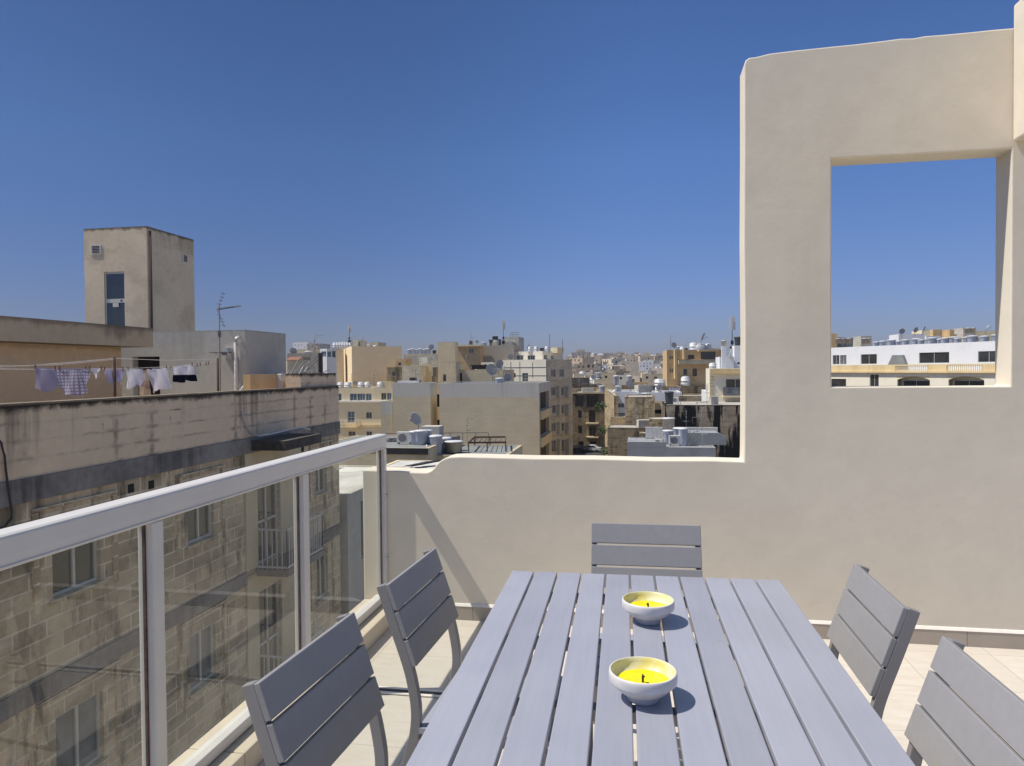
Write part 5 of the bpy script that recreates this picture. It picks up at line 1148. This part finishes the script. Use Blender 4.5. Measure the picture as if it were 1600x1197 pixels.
for k, (x, d) in enumerate(spots):
    g = G(x, d); base = gz(g.x, g.y); w_ = rn.uniform(6, 13)*(.8+d/1500); dp = rn.uniform(7, 13); ci = rn.choices(range(5), [5, 4, 3, 3, 2])[0]
    top = HC+(hy(x)-rn.uniform(558, 568))*d/FPX if False else base+rn.choice([6.5, 8, 9.5, 10, 12, 13.5])
    lim = ZZ(x, (553 if x > 870 else 536 if x < 560 else 550), d); top = min(top, lim-rn.uniform(0, 2))
    if top < base+2: top = base+2.5
    a = radians(rn.choice([-25, 12, 30, -10])+rn.uniform(-5, 5)); m = MB()
    Dx = Vector((cos(a), sin(a))); Dy = Vector((-sin(a), cos(a))); foot = [g, g+Dx*w_, g+Dx*w_+Dy*dp, g+Dy*dp]
    for i in range(4):
        hs_ = []
        if i in (0, 3, 1):
            Ln = (foot[(i+1) % 4]-foot[i]).length; zz = top-2.6
            while zz > base+.5 and zz > top-12:
                u = 1.2
                while u < Ln-1.6:
                    if rn.random() < .7: hs_.append((u, u+rn.choice([.9, 1.1, 1.8]), zz, zz+rn.choice([1.1, 1.3, 1.9])))
                    u += rn.uniform(2.4, 3.6)
                zz -= 3.2
        m.m = 0; m.wall(foot[i], foot[(i+1) % 4], base-3, top, hs_, .25)
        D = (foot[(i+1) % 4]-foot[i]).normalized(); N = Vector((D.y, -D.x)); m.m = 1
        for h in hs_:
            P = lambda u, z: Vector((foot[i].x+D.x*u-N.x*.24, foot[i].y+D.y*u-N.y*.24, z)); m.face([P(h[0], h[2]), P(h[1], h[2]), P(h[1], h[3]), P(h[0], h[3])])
    m.m = 2; m.face([(p.x, p.y, top-.5) for p in offset(foot, .25)]); ins = offset(foot, .25); m.m = 0
    for i in range(4):
        j = (i+1) % 4; m.face([(foot[i].x, foot[i].y, top), (foot[j].x, foot[j].y, top), (ins[j].x, ins[j].y, top), (ins[i].x, ins[i].y, top)])
        m.face([(ins[i].x, ins[i].y, top), (ins[j].x, ins[j].y, top), (ins[j].x, ins[j].y, top-.5), (ins[i].x, ins[i].y, top-.5)])
    q = g+Dx*w_*rn.uniform(.2, .6)+Dy*dp*.4; s_ = rn.uniform(1.2, 2.2); hh = rn.uniform(1.2, 2.6)
    m.box(q.x-s_, q.x+s_, q.y-s_, q.y+s_, top-.49, top+hh)
    for t_ in range(rn.randint(0, 3)):
        q = g+Dx*w_*rn.uniform(.1, .9)+Dy*dp*rn.uniform(.1, .5); m.m = 3 if rn.random() < .7 else 1; m.lathe([(.6, top-.49), (.6, top+.9), (0, top+1.)], (q.x, q.y, 0), 8)
    tall = top-base > 9
    o_ = m.build('house', [hm[ci], M['dark'], M['roofw'] if ci in (2,) else M['roofc'], M['tankw']])
    near_ = 'left' if x < 560 else ('middle' if x < 720 else 'centre')
    loc_ = {0: 'on the far skyline left of the beige block', 1: 'behind the blue tank row', 2: 'on the hazy hillside above the dark terrace', 3: 'behind the cream house by the terrace column'}[0 if x < 560 else 1 if x < 720 else 2 if x < 1060 else 3]
    tag(o_, '%s %s flat-roofed house %s' % ('tall' if tall else 'low', HN[ci], loc_), 'house', '%s %s houses %s' % ('tall' if tall else 'low', HN[ci], loc_))
# landmark buildings on the skyline
for i, (x0, x1, yt, d, mt) in enumerate(((886, 893, 556, 600., 2), (893, 915, 550.5, 620., 3), (901, 912, 546, 640., 0), (915, 921, 550, 615., 3), (929, 938, 555, 560., 0), (943, 957, 552, 600., 3), (953, 966, 556, 540., 0), (978, 997, 555.5, 420., 0), (998, 1020, 564.5, 320., 2), (458, 482, 535, 420., 2), (480, 500, 537, 400., 3), (500, 520, 545, 300., 0), (466, 500, 546, 300., 1))):
    f4 = front(x0, d, x1, 14.); zt_ = dz(yt, d, (x0+x1)/2)
    lb = ['small white dome-like block at the left end of the hilltop', 'broad grey hilltop block with many storeys', 'pale top storey of the broad grey hilltop block', 'glassy blue-grey tower end of the hilltop block', 'small cream block between the two hilltop groups', 'dark grey-brown block topping the second hilltop group', 'cream block right of the dark-topped hilltop group', 'square cream house standing out below the skyline', 'lilac-white house with a dark roof line on the hillside', 'bright white house on the far left skyline', 'grey clustered block beside the bright white house on the left skyline', 'cream block on the left skyline near the glazed bay', 'long ochre block under the left skyline houses'][i]
    h_ = (zt_-gz(f4[0].x, f4[0].y)); wn_ = []
    for yy_ in range(int(yt)+3, int(yt)+12, 4):
        for xx_ in range(int(x0)+2, int(x1)-2, 5):
            if rn.random() < .6: wn_.append((0, xx_+rn.random(), xx_+2.2, yy_+rn.random()*.6, yy_+2, 'hole'))
    building('apartment_building', lb, 'building', f4, zt_, hm[mt], wins=wn_, z0=gz(f4[0].x, f4[0].y)-3, par=.5)

# ---------------- J hotel seen through the opening
A_ = G(1275, 126.); B_ = G(1600, 92.); D = (B_-A_).normalized(); N = Vector((-D.y, D.x))*12
F30 = [A_, B_, B_+N, A_+N]
s_, zb_ = on_edge(1420, 573.5, A_, B_)
wn_ = [(0, 1301, 1311.5, 555, 569.5, 'win'), (0, 1312.5, 1322.5, 555, 569.5, 'win_c'), (0, 1345, 1370, 553.5, 569, 'win'), (0, 1436, 1483, 550.5, 567.5, 'win'), (0, 1528, 1562, 548.5, 566, 'win')]
_, zt0 = on_edge(1299, 542.5, A_, B_); _, zt1 = on_edge(1556, 534, A_, B_); ztJ = (zt0+zt1)/2
_, zmid = on_edge(1440, 569.5, A_, B_)
bJ = building('hotel', 'long white hotel storey with dark windows over a cream balustrade, seen through the wall opening', 'hotel', F30, ztJ, M['st_white'], wins=wn_, par=.6, z0=-3, roof='roofw')
N1 = Vector((D.y, -D.x))
F31 = [A_+N1*1.6, B_+N1*1.6, B_+N1*.01, A_+N1*.01]
_, ztb = on_edge(1430, 569.5, F31[0], F31[1])
_, zbb = on_edge(1430, 582, F31[0], F31[1])
wn_ = [(0, 1299, 1322, 592, 606, 'win_b'), (0, 1359, 1373, 585, 606, 'win'), (0, 1402, 1453, 588.2, 612, 'bigrecess'), (0, 1482, 1538, 588.2, 612, 'bigrecess')]
bJ2 = building('hotel', 'cream lower storey of the hotel with shallow arched openings under the balustrade', 'hotel', F31, zbb-.05, M['st_pale'], wins=wn_, par=.02)
slab(bJ2, 'cornice', F31[0], F31[1], 0, (B_-A_).length, .45, zbb-.045, zbb+.2, M['st_yellow'], inn=.3)
Ln = (B_-A_).length
sA = [on_edge(x, 575, F31[0], F31[1])[0] for x in (1299, 1401, 1452, 1481, 1537)]
def bal_seg(u0, u1): return slab(bJ2, 'parapet', F31[0], F31[1], u0, u1, .25, zbb+.202, ztb, M['st_yellow'], inn=-.02)
bal_seg(0, sA[1]); bal_seg(sA[2], sA[3]); bal_seg(sA[4], Ln)
for u0, u1 in ((sA[1], sA[2]), (sA[3], sA[4])):
    slab(bJ2, 'balustrade', F31[0], F31[1], u0, u1, .26, ztb-.2, ztb, M['st_yellow'], inn=-.02)
    n_ = 17
    for i in range(n_):
        u = u0+(u1-u0)*(i+.5)/n_; p = F31[0]+D*u+N1*.14; q = MB(); q.lathe([(.05, zbb+.2), (.1, zbb+.35), (.05, zbb+.55), (.08, ztb-.2)], (p.x, p.y, 0), 8); q.build('baluster', M['st_cream'], parent=bJ2)
for x0, x1 in ((1402, 1453), (1482, 1538)):                    # flat arches: spandrels over each recess
    s0, z0_ = on_edge(x0, 593.5, F31[0], F31[1]); s1, _ = on_edge(x1, 593.5, F31[0], F31[1]); _, z1_ = on_edge((x0+x1)/2, 588.2, F31[0], F31[1])
    PF = lambda p, t: (F31[0].x+D.x*p[0]-N1.x*t, F31[0].y+D.y*p[0]-N1.y*t, p[1])
    half = (s1-s0)/2
    for sg in (-1, 1):
        cxs = s0 if sg < 0 else s1; pts = [(cxs+sg*-.004, z1_-.004)]
        for i in range(9): u = i/8.; pts.append((cxs-sg*half*u*.98-sg*.004, z0_+(z1_-.01-z0_)*sin(pi/2*u)**.8))
        q = MB(); q.prism(pts, PF, .004, .3); q.build('arch_spandrel', M['st_cream'], parent=bJ2)
    q = MB(); q.prism([(s0+.01, -2.9), (s1-.01, -2.9), (s1-.01, z1_-.01), (s0+.01, z1_-.01)], PF, .80, .84); q.build('recess_wall', M['st_beige'], parent=bJ2)
    Aw = F31[0]-N1*.70; w0, za_ = on_edge(x0+9, 594, Aw, Aw+D*40); w1, zb_ = on_edge(x1+1, 607, Aw, Aw+D*40)
    windowset(bJ2, Aw, Aw+D*40, [(w0, min(w1, s1-.02), zb_, za_, 'win')], .095)
q = MB(); s0, z0_ = on_edge(1391, 569, F30[0], F30[1]); s1, z1_ = on_edge(1419, 554.5, F30[0], F30[1])
P = lambda u, z, k: (A_.x+D.x*u+N1.x*k, A_.y+D.y*u+N1.y*k, z)
w_ = s1-s0; q.prism([(s0, z0_-.1), (s1, z0_-.1), (s0+w_*.8, z1_), (s0+w_*.25, z1_)], lambda p, t: P(p[0], p[1], t), .02, .5); tag(q.build('stair_canopy', M['roofg']), 'grey sloping-sided canopy against the white hotel storey', 'canopy')
zrJ = ztJ-.6
def onroof(x, k):                                     # k metres behind the hotel front
    s_ = hit_line(x, A_, D); p = A_+D*s_-N1*k; return p
tkx = [1362, 1369, 1386, 1393, 1408, 1421, 1432, 1441, 1449, 1457, 1469, 1479, 1489, 1500, 1512, 1524, 1531, 1546, 1555]
ordn = ['first', 'second', 'third', 'fourth', 'fifth', 'sixth', 'seventh', 'eighth', 'ninth', 'tenth', 'eleventh', 'twelfth', 'thirteenth', 'fourteenth', 'fifteenth', 'sixteenth', 'seventeenth', 'eighteenth', 'last']
for i, x in enumerate(tkx):
    p = onroof(x, .9+.5*(i % 2)); put(P_TANK, USED, (p.x, p.y, zrJ), 0, ordn[i]+' blue tank from the left in the row on the white hotel roof', 'blue tanks along the hotel roof', (.95+.18*(i % 3), .95+.18*(i % 3), 1.15+.1*((i*7) % 3)))
for i, (x0, x1, y0, mt) in enumerate(((1299, 1308, 521, 'st_orange'), (1305, 1319, 527, 'roofg'), (1320, 1333, 528, 'roofg'), (1345, 1362, 525, 'st_grey'), (1404, 1445, 522, 'st_white'), (1447, 1470, 525, 'st_white'), (1440, 1453, 516, 'st_cream'), (1458, 1472, 515, 'st_orange'), (1484, 1491, 515, 'st_orange'), (1505, 1525, 512, 'st_grey'), (1515, 1560, 517, 'st_cream'), (1470, 1516, 522, 'st_grey'))):
    ff = front(x0, 150.+i*2, x1, 6.); building('roof_hut', ['small orange hut at the left edge of the wall opening', 'grey hut behind the left end of the hotel roof', 'second grey hut behind the left end of the hotel roof', 'grey lift room behind the first blue hotel tanks', 'long white hut wall behind the hotel tanks', 'short white roof wall behind the hotel tanks', 'small cream stack on the skyline over the hotel', 'brown latticed stack on the skyline over the hotel', 'narrow brown stack on the skyline over the hotel', 'grey domed plant room on the skyline over the hotel', 'cream sloping hut at the right of the hotel skyline', 'low grey plant deck behind the hotel tanks'][i], 'hut', ff, dz(y0, 150.+i*2, (x0+x1)/2), M[mt], z0=-2, par=.02)
for i, (x, y) in enumerate(((1409, 520), (1430, 518), (1443, 516), (1541, 514))): place(P_DISH, x, 151, dz(y, 151, x)-1.1, ['leftmost', 'second', 'third', 'rightmost'][i]+' of the skyline dishes over the hotel roof', 'dishes over the hotel', 1.3, .5*i)
for i, x in enumerate((1310, 1316, 1326, 1351, 1356, 1512, 1519)): place(P_TANKC, x, 148, dz(530 if x < 1400 else 514, 148, x)-.9, ['first', 'second', 'third', 'fourth', 'fifth', 'sixth', 'last'][i]+' cream-capped tank behind the hotel roof, from the left', 'cream-capped tanks behind the hotel', 1.0)
# ---------------- clutter on the roofs
crn = random.Random(11)
def scatter(foot, z, desc, n_, kinds=('ant', 'tank', 'ac', 'dish', 'ant', 'box'), deep=.8, sc=1.):
    cnt = {}
    picks = [kinds[i % len(kinds)] for i in range(n_)]
    us = sorted(crn.uniform(.06, .94) for _ in range(n_)); crn.shuffle(picks)
    tot = {k: picks.count(k) for k in picks}
    nm = {'ant': 'thin TV antenna', 'tank': 'blue-grey water tank', 'ac': 'air conditioning unit', 'dish': 'small satellite dish', 'box': 'low cement box', 'tankw': 'white water tank'}
    for u, k in zip(us, picks):
        v = crn.uniform(.12, deep); p = foot[0]+(foot[1]-foot[0])*u+(foot[3]-foot[0])*v
        cnt[k] = cnt.get(k, 0)+1; o_n = ['first', 'second', 'third', 'fourth', 'fifth', 'sixth'][cnt[k]-1]
        lab = nm[k]+(', %s from the left,' % o_n if tot[k] > 1 else '')+' on the '+desc
        if k == 'box':
            q = MB(); w_ = crn.uniform(.4, 1.3)*sc; q.box(-w_, w_, -w_*.7, w_*.7, 0, crn.uniform(.5, 1.5)*sc); q.box(-w_*1.1, w_*1.1, -w_*.8, w_*.8, -.01+crn.uniform(1.5, 1.6)*sc, 1.68*sc) if False else None
            o_ = q.build('roof_box', M[crn.choice(['st_beige', 'st_grey', 'st_cream'])], world=False); o_.location = (p.x, p.y, z); o_.rotation_euler = (0, 0, crn.uniform(0, .5)); tag(o_, lab, 'roof box')
        else:
            pr = {'ant': P_ANT, 'tank': P_TANK, 'ac': P_AC, 'dish': P_DISH, 'tankw': P_TANKW}[k]
            put(pr, USED, (p.x, p.y, z), crn.uniform(-.8, .8), lab, None, sc*crn.uniform(.85, 1.25))
scatter(F1, z1-.7, 'wide blank beige block', 6, ('ant', 'box', 'tank', 'ant', 'dish', 'box'))
scatter(F2, z2-.7, 'narrower blank beige block', 3, ('ant', 'dish', 'box'))
scatter(F4, z4-.7, 'greyed stone block beside its penthouse', 4, ('ant', 'ac', 'dish', 'ant'), .4)
scatter(F11, z11-.7, 'plain beige skyline block', 4, ('ant', 'tankw', 'ant', 'box'))
scatter(FG, zg-.3, 'grey-brown wall roof', 5, ('ant', 'ant', 'dish', 'box', 'tank'), .5)
scatter(F7, z7-.1, 'wall with the blue tank row', 2, ('ant', 'box'))
scatter(F18, z18-.3, 'peach-orange block', 5, ('ant', 'tank', 'ant', 'box', 'dish'))
scatter(F19, z19-.02, 'black-streaked wall roof', 5, ('ant', 'box', 'dish', 'ac', 'ant'), .6, .8)
scatter(F20, dz(620, 76, 1000)-.1, 'broken rubble house end', 2, ('ant', 'dish'), .5, .9)
scatter(F22, dz(668, 72, 990)-.02, 'long dark stained wall', 3, ('ant', 'box', 'ant'), .5, .7)
scatter(F25, dz(613, 96, 1030)-.5, 'long white parapet house', 5, ('ant', 'tankw', 'dish', 'box', 'ant'), .8)
scatter(F24, dz(612, 98, 970)-.3, 'blue-white rendered house', 3, ('ant', 'dish', 'tank'))
scatter(F27, dz(613, 147, 920)-.2, 'soot-dark street-end house', 6, ('ant', 'box', 'dish', 'box', 'tank', 'ant'), .9, 1.2)
scatter(F16, z16-.3, 'cream block with bluish windows', 4, ('ant', 'dish', 'box', 'ant'), .7)
scatter(F14, dz(552, 82, 470)-.7, 'grey house with the awning', 4, ('ant', 'tank', 'box', 'dish'), .7)
scatter(F8, dz(571.5, 110, 643)-.7, 'small arched-window house', 2, ('ant', 'box'))
scatter(FB, dz(578, 100, 750)-.3, 'stained beige low block', 3, ('ant', 'box', 'ac'), .6)
scatter(F5, z5-.3, 'cream penthouse', 2, ('ant', 'dish'), .6)
for mi_, (x0, x1, yt, d, mt) in enumerate(mid):
    scatter(front(x0, d, x1, 10.), dz(yt, d, (x0+x1)/2)-.3, ['long dark terrace', 'house right of the long dark terrace', 'low dark house below the hill', 'lower dark house before the terrace'][mi_], 6, ('box', 'tankw', 'ant', 'box', 'tank', 'dish'), .9, 1.5)

hz = MB(); hz.box(-4300, 4300, -4300, 4300, -45, 34)
t = NT('haze_air'); t.t.nodes.remove(t.b); pv_ = t.n('ShaderNodeVolumePrincipled'); pv_.inputs['Color'].default_value = (.82, .86, .95, 1); pv_.inputs['Density'].default_value = .00020; pv_.inputs['Anisotropy'].default_value = .3
t.l(pv_.outputs[0], t.out.inputs['Volume'])
tag(hz.build('haze', t.m, loc=(0, 0, 0)), None, None, kind='stuff')
